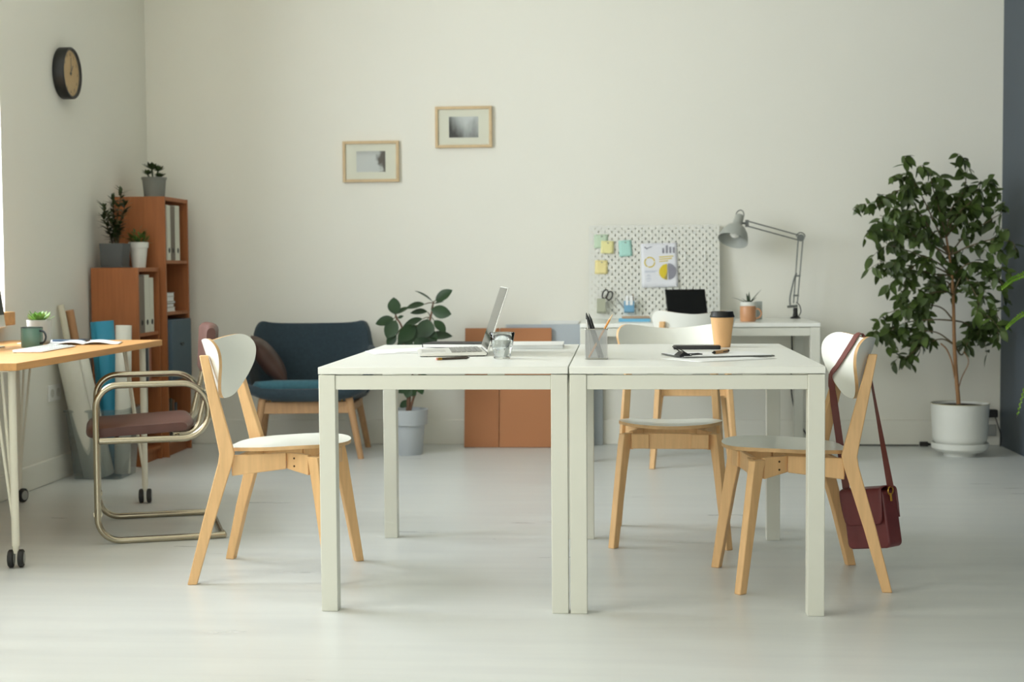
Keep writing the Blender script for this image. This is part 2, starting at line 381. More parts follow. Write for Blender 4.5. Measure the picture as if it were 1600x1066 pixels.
# ------------------------------------------------------------------ white tables
def table(name, label, cat, x0, y0, wx, dy, h):
    t = thing(name, label, cat, (x0 + wx / 2, y0 + dy / 2, 0)); X, Y = wx / 2, dy / 2; L = 0.051
    MB().box((-X, -Y, h - 0.021), (X, Y, h)).build('table_top', tabletop_m, t, bevel=0.0015)
    for sx in (-1, 1):
        for sy in (-1, 1):
            a, b = sorted((sx * (X - 0.001), sx * (X - L))); c, d = sorted((sy * (Y - 0.002), sy * (Y - L)))
            MB().box((a, c, 0), (b, d, h - 0.0235)).build('leg', white_m, t, bevel=0.002)
    zt, zb = h - 0.0255, h - 0.068
    for sy in (-1, 1):
        c, d = sorted((sy * (Y - 0.005), sy * (Y - 0.027)))
        MB().box((-X + L + .0005, c, zb), (X - L - .0005, d, zt)).build('apron', white_m, t, bevel=0.0015)
    for sx in (-1, 1):
        c, d = sorted((sx * (X - 0.005), sx * (X - 0.027)))
        MB().box((c, -Y + L + .0005, zb), (d, Y - L - .0005, zt)).build('apron', white_m, t, bevel=0.0015)
    for sx in (-1, 1):
        for sy in (-1, 1): MB().box((sx * (X - 0.03) - 0.012, sy * (Y - 0.03) - 0.012, h - 0.0236), (sx * (X - 0.03) + 0.012, sy * (Y - 0.03) + 0.012, h - 0.0208)).build('top_spacer', white_m, t, smooth=False)
    for x in (-0.12, 0.16):
        for y in (-Y + .019, Y - .019): MB().box((x - 0.025, y - .007, h - 0.0257), (x + 0.025, y + .007, h - 0.0208)).build('top_spacer', white_m, t, smooth=False)
    return t
table('work_table', 'white square-legged table, the left of two pushed together, carrying the open laptop and water glass', 'table', -0.901, 4.328, 0.7495, 1.25, 0.74)
table('work_table', 'white square-legged table, the right of two pushed together, carrying the takeaway cup and clipboard', 'table', -0.1475, 4.328, 0.7505, 1.25, 0.74)
table('writing_desk', 'white desk against the back wall below the pegboard, with terracotta mug and lamp', 'desk', -0.205, 7.70, 1.25, 0.75, 0.735)

# ------------------------------------------------------------------ plywood chairs
def make_chair():
    t = thing('dining_chair', '', 'chair')
    half = [(0, .790), (.07, .795), (.14, .804), (.185, .808), (.215, .801), (.234, .781), (.234, .752), (.213, .712), (.174, .671), (.128, .636), (.084, .612), (.045, .601), (0, .598)]
    pts = half + [(-x, z) for x, z in half[-2:0:-1]]
    out = [(p.x, p.y) for p in catmull([(x, z, 0) for x, z in pts], 3, True)]
    R = 0.272
    def bmap(s_, z, off):
        ph = s_ / R
        return (-0.175 - 0.31 * (z - .60) + R * (1 - math.cos(ph)) + off * math.cos(ph), R * math.sin(ph) - off * math.sin(ph), z)
    MB().shell(out, (0, .715), bmap, 0.011).build('backrest', [chairw_m, ply_m], t, ang=50)
    sh = [(.252, 0), (.246, .06), (.226, .115), (.185, .158), (.12, .186), (.05, .194), (-.02, .185), (-.08, .164), (-.125, .132), (-.148, .09), (-.153, .04)]
    pts = sh + [(x, -y) for x, y in sh[:0:-1]]
    out = [(p.x, p.y) for p in catmull([(x, y, 0) for x, y in pts], 4, True)]
    def smap(x, y, off):
        z = .431 + .055 * (x + .15) + .012 * min(1, (y / .19) ** 2) + .006 * max(0, -x / .15) - 0.006 + off
        return (x, y, z)
    MB().shell(out, (.05, 0), smap, 0.012).build('seat', [chairw_m, ply_m], t, ang=50)
    def board(name, secs):
        L = []
        for c, U, V, hu, hv in secs:
            c, U, V = Vector(c), Vector(U).normalized(), Vector(V).normalized()
            L.append([c - U * hu - V * hv, c + U * hu - V * hv, c + U * hu + V * hv, c - U * hu + V * hv])
        return MB().sweep(L).build(name, birch_m, t, bevel=0.003)
    for s in (1, -1):
        a = 0.22
        U = (math.cos(a), -s * math.sin(a), 0); V = (math.sin(a) * s, math.cos(a), 0)
        board('leg', [((-.231, s * .213, 0), U, V, .0155, .0135), ((-.180, s * .195, .20), U, V, .0195, .0135), ((-.122, s * .182, .40), U, V, .0235, .0135),
                      ((-.117, s * .180, .43), U, V, .0245, .0135), ((-.124, s * .178, .46), U, V, .0235, .0135), ((-.160, s * .169, .60), U, V, .0185, .0135), ((-.197, s * .160, .752), U, V, .0135, .0135)])
        b = 0.62
        U = (math.cos(b), s * math.sin(b), 0); V = (-s * math.sin(b), math.cos(b), 0)
        board('leg', [((.236, s * .208, 0), U, V, .0150, .0135), ((.196, s * .180, .28), U, V, .0205, .0135), ((.180, s * .168, .385), U, V, .0240, .0135), ((.173, s * .163, .418), U, V, .0250, .0135)])
        # side rail, corner rail with its bolts
        side = Vector((1, -s * 0.28, 0)).normalized(); nv = Vector((s * 0.28, 1, 0)).normalized()
        p0 = Vector((-.105, s * .168, .388)); p1 = Vector((.065, s * .118, .399))
        board('side_rail', [(p0, (0, 0, 1), nv, .034, .0095), (p1, (0, 0, 1), nv, .027, .0095)])
        q0 = Vector((.068, s * .108, .399)); q1 = Vector((.152, s * .146, .389)); dd = (q1 - q0).normalized(); nv2 = Vector((-dd.y, dd.x, 0))
        cr = board('corner_rail', [(q0, (0, 0, 1), nv2, .027, .0095), (q1, (0, 0, 1), nv2, .034, .0095)])
        m = MB()
        for dz in (-.013, .013):
            c = q0 + dd * .035 + nv2 * (s * .0095) + Vector((0, 0, dz)); m.tube([c - nv2 * s * .002, c + nv2 * s * .0015], .0035, 8)
        m.build('bolt', bolt_m, cr)
        w0 = Vector((.188, s * .142, .390)); w1 = Vector((.180, s * .078, .390)); dd = (w1 - w0).normalized(); nv3 = Vector((-dd.y, dd.x, 0))
        board('front_rail_end', [(w0, (0, 0, 1), nv3, .027, .0095), (w1, (0, 0, 1), nv3, .027, .0095)])
    board('front_rail', [((.172, -.095, .390), (0, 0, 1), (1, 0, 0), .029, .0095), ((.172, .095, .390), (0, 0, 1), (1, 0, 0), .029, .0095)])
    board('rear_rail', [((-.098, -.168, .388), (0, 0, 1), (1, 0, 0), .026, .009), ((-.098, .168, .388), (0, 0, 1), (1, 0, 0), .026, .009)])
    return t, bmap
chair, CH_BACK = make_chair()
CH = [((-1.165, 4.892), -0.035, 'white and birch plywood chair at the left end of the tables, facing right'),
      ((0.195, 5.585), -1.615, 'white and birch plywood chair behind the tables, front facing the camera, by the takeaway cup'),
      ((0.385, 7.70), PI / 2 - 0.02, 'white and birch plywood chair drawn up to the back desk, seen from behind'),
      ((0.590, 4.850), PI + 0.115, 'white and birch plywood chair right of the tables with the maroon bag hung on it')]
for i, ((x, y), a, lab) in enumerate(CH):
    o = chair if i == 0 else copy_tree(chair)
    o.location = (x, y, 0); o.rotation_euler = (0, 0, a); tag(o, lab, 'chair', 'white plywood chairs')
#@@PART2

# ------------------------------------------------------------------ maroon bag on the right-hand chair
maroon_m = mat('maroon leather', '#6b2f30', 0.42, spec=0.45, var=0.10, vscale=14, bump=0.2, bscale=180)
strap_m = mat('maroon strap leather', '#713a34', 0.45, spec=0.45, var=0.06, vscale=20)
def bag():
    t = thing('shoulder_bag', 'maroon leather shoulder bag hanging by its strap from the right-hand chair', 'bag', (0.846, 4.895, 0.092), 0)
    d = Vector((-.147, .160, 0)).normalized(); nv = Vector((d.y, -d.x, 0))      # d along its length, nv to the back
    if nv.x < 0: nv = -nv
    F = Matrix((d, nv, Vector((0, 0, 1)))).transposed()
    tilt = F @ Matrix.Rotation(0.17, 3, 'Y') @ F.transposed()
    def W(x, y, z): return tilt @ (F @ Vector((x, y, z)))
    out = rect(.086, .095, .018, 4)
    m = MB(); m.prism(out, -.032, .038, lambda a, b, h: W(a, h, b + .100)); m.build('body', maroon_m, t, bevel=0.006)
    # flap: over the top and down the room side of the bag
    m = MB(); prof = [(.040, .10), (.043, .175), (.037, .200), (.0, .207), (-.032, .203), (-.0405, .185), (-.0415, .10), (-.041, .085)]
    cur = catmull([(a, b, 0) for a, b in prof], 3)
    def fl(u, v):
        q = v * (len(cur) - 1); i = min(int(q), len(cur) - 2); c = cur[i].lerp(cur[i + 1], q - i)
        ww = .086 * (1 - .30 * max(0, (v - .72) / .28) ** 1.5)
        return W((u * 2 - 1) * ww, c.x, c.y)
    m.grid(fl, 12, 24); m.build('flap', maroon_m, t, solid=0.003)
    m = MB(); m.prism(rect(.072, .075, .02, 4), .040, .052, lambda a, b, h: W(a, h, b + .085)); m.build('back_pocket', maroon_m, t, bevel=0.004)
    ends = []
    for s in (1, -1):
        c = W(s * .0915, 0, .178); ends.append(c)
        m = MB(); g = [c + F @ Vector((0, math.cos(q) * .013, math.sin(q) * .013 + .012)) for q in [2 * PI * k / 16 for k in range(16)]]
        m.tube(g, .0028, 8, closed=True); m.tube([c + Vector((0, 0, .004)), c - Vector((0, 0, .022)) + F @ Vector((s * .004, 0, 0))], .0042, 8); m.build('ring', brass_m, t)
    # strap: from the far ring up over the front of the backrest, over its top edge, down behind to the near ring
    (cx, cy), a = CH[3][0], CH[3][1]; R = Matrix.Rotation(a, 3, 'Z'); base = Vector((cx, cy, 0)); org = t.location
    def B(s_, z, off): return R @ Vector(CH_BACK(s_, z, off)) + base - org
    far, near = ends
    wl = lambda x, y, z: R @ Vector((x, y, z))
    F0 = far + Vector((0, 0, .022)); N0 = near + Vector((0, 0, .022))
    lo = B(-.160, .663, .010); tp = [(-.160, .663), (-.146, .692), (-.131, .722), (-.116, .752), (-.102, .780)]
    fr = [B(a_, b_, .009) for a_, b_ in tp]; bk = B(-.050, .755, -.016)
    sA = Vector((.95, -.2, 0)); sF = wl(0, .9, -.42); sT = wl(0, 1, -.1); sB = wl(0, 1, 0); sN = Vector((.75, -.66, 0))
    KEY = [(F0, sA), (F0.lerp(lo, .33), sA), (F0.lerp(lo, .66), sA), (lo.lerp(F0, .12), (sA + sF).normalized())] + [(p_, sF) for p_ in fr]
    KEY += [(B(-.093, .7975, .010), (sF + sT).normalized()), (B(-.088, .8065, .0), sT), (B(-.080, .797, -.010), sB), (bk, sB), (bk.lerp(N0, .35), sB), (bk.lerp(N0, .72), (sB + sN).normalized()), (N0, sN)]
    cur = catmull([q[0] for q in KEY], 5); sid = catmull([q[1] for q in KEY], 5); m = MB(); L = []
    for i, p in enumerate(cur):
        tg = (cur[min(i + 1, len(cur) - 1)] - cur[max(i - 1, 0)]).normalized(); q = i / (len(cur) - 1)
        side = sid[i]; side = (side - tg * side.dot(tg)).normalized(); hn = tg.cross(side); ww = .0155 if .2 < q < .72 else .012
        L.append([p - side * ww - hn * .0014, p + side * ww - hn * .0014, p + side * ww + hn * .0014, p - side * ww + hn * .0014])
    m.sweep(L); m.build('strap', strap_m, t, ang=60)
    return t
bag()

# ------------------------------------------------------------------ wooden desk on castors (left)
DZ = 0.72
def left_desk():
    t = thing('office_desk', 'beech-topped desk on cream steel castor legs along the left wall', 'desk', (-2.40, 5.645, 0))
    MB().box((-.352, -.80, DZ - .026), (.352, .80, DZ)).build('desk_top', beech_m, t, bevel=0.002)
    for sx, x in ((1, .298), (-1, -.275)):
        for sy, y in ((-1, -.715), (1, .685)):
            m = MB(); m.tube([(x, y, .075), (x, y, DZ - .03)], .0135, 14)
            m.box((x - .05 * (1 + sx) / 2 - .02, y - .07, DZ - .031), (x + .05 * (1 - sx) / 2 + .02, y + .07, DZ - .0262))
            for off, dx in ((-sy * .02, -sx * .080), (-sy * .05, -sx * .058)):
                m.tube(fillet([(x + dx, y + off, DZ - .03), (x + dx * .12, y + off * .12, .17), (x + dx * .05, y, .14)], .05, 5), .0055, 8)
            m.tube([(x, y, .05), (x, y, .078)], .011, 12)
            lg = m.build('leg', creamm_m, t)
            m = MB(); an = .25 * sx
            R = rz(an)
            for s in (-1, 1): 
                cc = Vector((x, y, .032)) + R @ Vector((s * .017, 0, 0))
                m.X = Matrix.Translation(cc) @ R.to_4x4()
                m.lathe([(0, -.010), (.026, -.010), (.031, -.006), (.031, .006), (.026, .010), (0, .010)], 28, rot=ry(PI / 2))
            m.mi = 1
            for s in (-1, 1):
                cc = Vector((x, y, .032)) + R @ Vector((s * .017, 0, 0)); m.X = Matrix.Translation(cc) @ R.to_4x4()
                m.lathe([(0, -.0112), (.021, -.0112), (.021, -.0095), (.021, .0095), (.021, .0112), (0, .0112)], 24, rot=ry(PI / 2))
            m.X = Matrix.Identity(4); w_ = m.build('castor', [rubber_m, greyp_m], lg)
    return t
left_desk()
def mug(name, label, loc, r, h, m_body, m_rim, hang, rim=0.0016):
    t = thing(name, label, 'mug', loc)
    MB().lathe([(0, 0), (r * .94, 0), (r, .006), (r, h - .002), (r - .001, h), (r - .003, h - .001), (r - .0035, .008), (0, .006)], 48).build('body', m_body, t, ang=50)
    m = MB(); d = Vector((math.cos(hang), math.sin(hang), 0))
    pts = catmull([d * (r - .002) + Vector((0, 0, h * .83)), d * (r + .018) + Vector((0, 0, h * .80)), d * (r + .030) + Vector((0, 0, h * .55)), d * (r + .020) + Vector((0, 0, h * .28)), d * (r - .002) + Vector((0, 0, h * .20))], 6)
    m.tube(pts, .0042, 10); m.build('handle', m_rim if name == 'enamel_mug' else m_body, t)
    if name == 'enamel_mug':
        MB().tube([(r * math.cos(2 * PI * k / 48), r * math.sin(2 * PI * k / 48), h) for k in range(48)], .0016, 6, closed=True).build('rim', m_rim, t)
    return t
navy_m = mat('dark enamel rim', '#2c3438', 0.3)
mug('enamel_mug', 'sage green enamel mug with dark rim on the wooden desk', (-2.405, 5.85, DZ), .0435, .082, mug_m, navy_m, -.35)
def pot(name, prof, m_pot, parent, soil_z, soil_r, seg=48):
    o = MB().lathe(prof, seg).build(name, m_pot, parent, ang=40)
    MB().lathe([(0, soil_z + .004), (soil_r * .6, soil_z + .003), (soil_r, soil_z)], 32).build('soil', soil_m, parent)
    return o
def rosette(mb, cen, n, L, W, seed, up0=1.25, up1=.25, thick=.006):
    rnd = random.Random(seed)
    for i in range(n):
        q = i / n; az = i * 2.39996 + rnd.uniform(-.15, .15); el = up0 + (up1 - up0) * q + rnd.uniform(-.1, .1); ll = L * (.55 + .45 * q) * rnd.uniform(.85, 1.1)
        d = Vector((math.cos(az) * math.cos(el), math.sin(az) * math.cos(el), math.sin(el))); nn = Vector((-math.cos(az) * math.sin(el), -math.sin(az) * math.sin(el), math.cos(el)))
        sd = d.cross(nn); loops = []
        for k in range(5):
            t = k / 4; ww = W / 2 * (.45 + 1.1 * t) * (1 if t < .6 else max(.08, 1 - ((t - .6) / .4) ** 2 * .92)); th = thick * (1 - .7 * t)
            c = Vector(cen) + d * (ll * t) + nn * (.15 * ll * t * t)
            loops.append([c + sd * ww, c + nn * th * .5, c - sd * ww, c - nn * th * .6])
        mb.sweep(loops)
t = thing('potted_succulent', 'bright green succulent in a pale grey pot behind the green mug', 'plant', (-2.475, 6.10, DZ))
pot('pot', [(0, 0), (.042, 0), (.046, .01), (.0515, .102), (.0505, .104), (.048, .104), (.045, .09), (0, .088)], mat('pale grey pot', '#b3b3ab', 0.55, var=0.04), t, .089, .046)
m = MB(); rosette(m, (0, 0, .090), 30, .075, .018, 3, 1.25, .3); m.build('leaves', succ_m, t)
# keyboard
t = thing('computer_keyboard', 'white keyboard at the near end of the wooden desk', 'keyboard', (-2.275, 5.665, DZ), .06)
m = MB(); m.prism([(-.057, .010), (.057, .0035), (.057, .0), (-.057, .0)], -.21, .21, lambda a, b, h: (a, h, b + .0015)); m.build('case', whitep_m, t, bevel=.0015)
m = MB()
for r_ in range(5):
    for c_ in range(14):
        x = -.048 + r_ * .0195; y = -.198 + c_ * .0287; zz = .0088 - (x + .057) / .114 * .0065 + .0022
        m.box((x, y, zz - .001), (x + .0165, y + .0255, zz + .0022))
m.build('keys', mat('keycaps', '#dcdedb', .5), t, bevel=.0008, bseg=1)
MB().box((-.056, -.207, .0), (-.045, .207, .0014)).build('rear_foot', softblack_m, t, smooth=False)
# notebook, papers, pencil, blue folder on the desk
def sheet(name, label, cat, loc, a, wx, wy, m_, curl=0.0, t_=.0006, group=None):
    def fn(u, v): return ((u - .5) * wx, (v - .5) * wy, t_ / 2 + .0003 + curl * (max(0, u - .5) * 2) ** 2 * (1 - .6 * v))
    o = MB().grid(fn, 10, 4).build(name, m_, None, solid=t_, loc=loc, rz=a); tag(o, label, cat, group); return o
t = thing('open_notebook', 'open notebook with curling white pages on the wooden desk', 'notebook', (-2.27, 6.085, DZ), .25)
MB().box((-.15, -.105, .0), (.15, .105, .002)).build('cover', mat('notebook cover', '#b9905c', .6), t, smooth=False)
for s in (-1, 1):
    def fn(u, v, s=s): return (s * u * .146, (v - .5) * .204, .0035 + .012 * math.sin(min(1, u * 1.25) * PI) ** .8 * (1 - .5 * u))
    MB().grid(fn, 14, 2).build('pages', paper_m, t, solid=.002)
tag(MB().box((-.105, -.145, .0), (.105, .145, .0035)).build('loose_document', mat('printed paper', '#dfe3e6', .6, var=.03, vscale=30), None, loc=(-2.46, 6.255, DZ), rz=-.15, bevel=.001), 'loose stack of printed sheets at the far end of the wooden desk', 'papers')
t = thing('ballpoint_pen', 'dark blue pen lying on the printed sheets on the wooden desk', 'pen', (-2.385, 6.235, DZ + .0085), .02)
MB().tube([(-.085, 0, 0), (.055, 0, 0)], .0048, 10).build('barrel', mat('dark blue pen', '#2f4a63', .35), t)
MB().tube([(.055, 0, 0), (.080, 0, 0)], [.0048, .0042], 10).tube([(.030, 0, .0057), (.078, 0, .0057)], .001, 6).build('cap', softblack_m, t)
# monitor, mostly out of the picture
t = thing('computer_monitor', 'monitor with pale chin on the wooden desk by the window, at the left picture edge', 'monitor', (-2.605, 5.73, DZ))
Rm = Matrix.Rotation(-.14, 3, 'Y')
m = MB(); m.box((-.012, -.268, .075), (.006, .268, .42), Rm, (0, 0, .24)); m.build('housing', mat('pale aluminium', '#c3c5c2', .4, metal=.3), t, bevel=.004)
m = MB(); m.box((.0062, -.266, .128), (.0072, .266, .418), Rm, (0, 0, .24)); m.build('screen', black_m, t, smooth=False)
m = MB(); m.box((-.035, -.08, .0), (-.02, .08, .10)); m.box((-.09, -.11, .0), (.09, .11, .006)); m.build('stand', MATS['pale aluminium'], t, bevel=.002)

# ------------------------------------------------------------------ chrome cantilever armchair with brown leather
def cantilever():
    t = thing('cantilever_chair', 'chrome tubular armchair with brown leather seat at the wooden desk', 'chair', (-1.815, 5.70, 0), PI + .345)
    r = .0125
    for s in (1, -1):
        y = s * .283
        p = fillet([(-.215, y, r), (.255, y, r), (.255, y, .602), (-.158, y, .602), (-.163, y, .392), (.245, y, .392)], [0, .085, .085, .10, .10, 0], 9)
        m = MB(); m.tube(p, r, 14); m.build('side_frame', chrome_m, t)
        p = fillet([(-.03, s * .20, .405), (-.120, s * .20, .405), (-.168, s * .20, .60), (-.180, s * .20, .72)], [0, .07, .15, 0], 8)
        MB().tube(p, r * .95, 14).build('back_upright', chrome_m, t)
    for x, z in ((-.205, r), (.255, .115)): 
        m = MB(); m.tube([(x, -.283, z), (x, .283, z)], r * .9, 14)
        for s in (-1, 1): m.tube([(x, s * .255, z), (x, s * .283, z)], r * 1.35, 14)
        m.build('cross_bar', chrome_m, t)
    m = MB(); m.tube([(-.045, -.283, .392), (-.045, .283, .392)], r * .8, 12); m.tube([(.18, -.283, .392), (.18, .283, .392)], r * .8, 12); m.build('seat_bearer', chrome_m, t)
    m = MB(); prof = rect(.215, .030, .028, 5)
    L = []
    for i in range(13):
        q = -1 + i / 6; k = 1 - .16 * abs(q) ** 6
        L.append([(a * .95 * k + .090, q * .245, b * .85 * (1 - .35 * abs(q) ** 4) + .427 + (.006 if a < 0 else 0) - .012 * max(0, (a - .1) / .1) ** 2) for a, b in prof])
    m.sweep(L); m.build('seat', leather_m, t, ang=60)
    m = MB(); prof = rect(.024, .105, .022, 5); L = []
    for i in range(15):
        q = -1 + i / 7; k = 1 - .10 * abs(q) ** 6
        L.append([(a * (1 - .3 * abs(q) ** 4) - .192 - .05 * b + .018 * q * q, q * .245, b * k + .715) for a, b in prof])
    m.sweep(L); m.build('backrest', leather_m, t, ang=60)
cantilever()

# ------------------------------------------------------------------ slate teal armchair and brown cushion
def armchair():
    t = thing('lounge_armchair', 'low slate teal upholstered armchair on round ash legs by the back wall', 'armchair', (-1.712, 7.985, 0), .12)
    def top(th):
        a = abs(math.degrees(th))
        k = min(1, max(0, (a - 44) / 18)); k = k * k * (3 - 2 * k)
        b = .722 + .022 * min(1, a / 42) ** 2 - .034 * min(1, max(0, (a - 33) / 12)) ** 2
        e = .595 - .070 * max(0, (a - 66) / 39)
        return b * (1 - k) + e * k
    def U(u, v):
        th = math.radians(-108 + 216 * u); e = .42
        sx, cy = math.sin(th), math.cos(th)
        fl = .90 + .10 * v ** .8
        x = (.352 + .010 * v * max(0, cy)) * math.copysign(abs(sx) ** e, sx) * fl; y = .02 + .25 * math.copysign(abs(cy) ** .62, cy) + (.04 * v * max(0, cy))
        return (x, y, .355 + (top(th) - .355) * v)
    MB().grid(U, 60, 12).build('shell', teal_m, t, solid=.036, bevel=0.012, bseg=3)
    def se(hx, hy, e, n=48): return [(hx * math.copysign(abs(math.cos(q)) ** e, math.cos(q)), hy * math.copysign(abs(math.sin(q)) ** e, math.sin(q))) for q in [2 * PI * k / n for k in range(n)]]
    m = MB(); L = []
    for k, z, in ((.88, .318), (.95, .328), (1, .350), (1, .372), (.97, .386)):
        L.append([(x * k, y * k - .012, z + .034 * abs(x / .33) ** 3 - .12 * max(0, y + .2)) for x, y in se(.330, .262, .42)])
    m.sweep(L); m.build('seat_shell', teal_m, t, ang=60)
    m = MB(); L = []
    for k, z in ((.95, .385), (1, .396), (1, .420), (.96, .436), (.7, .444), (.3, .447)): L.append([(x * k, y * k - .03, z - .14 * (y * k + .238)) for x, y in se(.292, .238, .35)])
    m.sweep(L); m.build('seat_cushion', tealc_m, t, ang=60)
    def rleg(a, b): MB().tube([a, b], [.021, .0165], 18).build('leg', ash_m, t)
    for s in (1, -1):
        rleg((s * .232, -.205, .335), (s * .292, -.190, 0)); rleg((s * .250, .20, .34), (s * .305, .325, 0))
        MB().sweep([[(x0, y0 - .010, z0 - .022), (x0, y0 + .0, z0 - .022), (x0, y0, z0 + .022), (x0, y0 - .010, z0 + .022)] for x0, y0, z0 in ()] or [[(s * .240 - .010, -.185, .255), (s * .240 + .010, -.185, .255), (s * .240 + .010, -.185, .299), (s * .240 - .010, -.185, .299)], [(s * .270 - .010, .235, .255), (s * .270 + .010, .235, .255), (s * .270 + .010, .235, .299), (s * .270 - .010, .235, .299)]]).build('side_rail', ash_m, t, bevel=.003)
        m = MB()
        for dx in (-.012, .012): m.tube([(s * .205 + dx, -.195, .310), (s * .205 + dx, -.195, .352)], .0035, 10)
        m.build('spacer_bolt', brass_m, t)
    MB().box((-.232, -.210, .252), (.232, -.180, .316)).build('front_rail', ash_m, t, bevel=.003)
armchair()
def cushion():
    o = MB()
    def fn(u, v):
        x, y = u * 2 - 1, v * 2 - 1
        e = (1 - abs(x) ** 2.6) * (1 - abs(y) ** 2.6); p = .150 * (1 - .08 * (1 - abs(x * y)))
        return (x * p, y * p, .058 * max(0, e) ** .55)
    o.grid(fn, 18, 18); o.grid(lambda u, v: (lambda q: (q[0], q[1], -q[2]))(fn(u, v)), 18, 18)
    bmesh.ops.remove_doubles(o.bm, verts=o.bm.verts[:], dist=.0004)
    o = o.build('throw_cushion', mat('dark brown leather', '#4a332a', .45, var=.14, vscale=9, bump=.3, bscale=40), None, ang=80)
    o.rotation_euler = (Matrix.Rotation(.25, 4, 'Z') @ Matrix.Rotation(.95, 4, 'Y') @ Matrix.Rotation(.1, 4, 'Z')).to_euler()
    o.location = (-1.925, 7.93, .535); tag(o, 'dark brown leather cushion leaning in the left of the teal armchair', 'cushion')
cushion()

# ------------------------------------------------------------------ bookcases and what stands in them
def bookcase(label, x0, x1, y0, y1, h, shelves, plinth):
    t = thing('bookcase', label, 'bookcase', (x0, y0, 0)); X, Y = x1 - x0, y1 - y0; b = .018
    MB().box((0, 0, 0), (X, b, h)).build('side_panel', shelf_m, t, bevel=.001); MB().box((0, Y - b, 0), (X, Y, h)).build('side_panel', shelf_m, t, bevel=.001)
    MB().box((.0, b + .0003, h - .022), (X - .001, Y - b - .0003, h - .0005)).build('top_panel', shelf_m, t, bevel=.001)
    MB().box((0.002, b + .0003, plinth), (.008, Y - b - .0003, h - .0225)).build('back_panel', shelf_m, t, smooth=False)
    for z in shelves: MB().box((.0085, b + .0003, z - .018), (X - .003, Y - b - .0003, z)).build('shelf', shelf_m, t, bevel=.001)
    MB().box((X - .04, b + .0003, 0), (X - .022, Y - b - .0003, plinth - .0185)).build('plinth', shelf_m, t, smooth=False)
    return t
LX0, LX1, LY0, LY1 = -2.752, -2.500, 7.480, 7.838
TX0, TX1, TY0, TY1 = -2.752, -2.472, 7.862, 8.296
bookcase('low cherry-wood bookcase nearer the desk, holding a dark square plant pot on top', LX0, LX1, LY0, LY1, 1.046, (.70, .44, .20, .075), .075)
bookcase('tall cherry-wood bookcase in the corner, with a grey potted succulent on top', TX0, TX1, TY0, TY1, 1.434, (1.085, .80, .42, .075), .075)
lab_m = mat('binder label', '#f0efe6', .6)
def binder(label, x1, y0, wd, z, h, m_, depth=.225, group=None, ring=True):
    t = thing('lever_arch_binder', label, 'binder', (x1, y0 + wd / 2, z), 0, group)
    MB().box((-depth, -wd / 2, 0), (0, wd / 2, h)).build('cover', m_, t, bevel=.002)
    if ring:
        m = MB(); m.tube([(.0008, .010 * math.cos(2 * PI * k / 20), .055 + .013 * math.sin(2 * PI * k / 20)) for k in range(20)], .0022, 6, closed=True); m.build('finger_ring', darksteel_m, t)
        MB().lathe([(0, 0), (.010, 0), (.010, .0006), (0, .0006)], 20, (.0001, 0, .055), ry(PI / 2)).build('finger_hole', softblack_m, t)
    return t
G = 'binders in the bookcases'
binder('white binder at the left of the tall bookcase top shelf', TX1 - .006, TY0 + .060, .060, 1.085, .305, binderw_m, group=G)
binder('taupe binder between two white binders in the tall bookcase', TX1 - .008, TY0 + .123, .085, 1.085, .302, binderg_m, group=G)
binder('white binder at the right of the tall bookcase top shelf', TX1 - .006, TY0 + .211, .078, 1.085, .308, binderw_m, group=G)
binder('taupe binder leftmost in the low bookcase top compartment', LX1 - .008, LY0 + .034, .092, .70, .300, binderg_m, group=G)
binder('taller white binder beside the taupe one in the low bookcase', LX1 - .010, LY0 + .130, .082, .70, .308, binderw_m, group=G)
binder('shorter white binder at the right of the low bookcase top compartment', LX1 - .010, LY0 + .216, .068, .70, .292, binderw_m, group=G)
binder('white binder low down in the low bookcase, behind the desk leg', LX1 - .010, LY0 + .075, .08, .20, .21, binderw_m, group=G)
def book(label, x1, y0, th, z, h, col, depth=.17, group='books in the bookcases', lean=0.0):
    t = thing('book', label, 'book', (x1, y0 + th / 2, z), 0, group); t.rotation_euler = (lean, 0, 0)
    cm = MATS.get('book' + col) or mat('book' + col, col, .55)
    m = MB(); m.box((-depth, -th / 2, 0), (0, -th / 2 + .002, h)); m.box((-depth, th / 2 - .002, 0), (0, th / 2, h)); m.box((-.0025, -th / 2 + .002, 0), (0, th / 2 - .002, h)); m.build('cover', cm, t, smooth=False)
    MB().box((-depth + .004, -th / 2 + .0022, .003), (-.0028, th / 2 - .0022, h - .003)).build('pages', paper_m, t, smooth=False)
y = LY0 + .105
for th, h, col, lab in ((.030, .215, '#cfc3a0', 'cream upright book in the low bookcase middle compartment'), (.042, .205, '#333c46', 'thick dark navy book in the low bookcase middle compartment'), (.014, .21, '#9a9a94', 'thin grey book in the low bookcase middle compartment'), (.034, .22, '#a86a55', 'terracotta-spined book in the low bookcase middle compartment')):
    book(lab, LX1 - .012, y, th, .44, h, col); y += th + .0015
y = TY0 + .05
for th, h, col, lab in ((.04, .22, '#2b2f33', 'black upright magazine file at the bottom of the tall bookcase'), (.025, .24, '#4b4a3e', 'olive book at the bottom of the tall bookcase'), (.02, .23, '#7a5137', 'brown book at the bottom of the tall bookcase'), (.03, .21, '#3c4650', 'slate book at the bottom of the tall bookcase')):
    book(lab, TX1 - .02, y, th, .075, h, col); y += th + .022 
z = .80
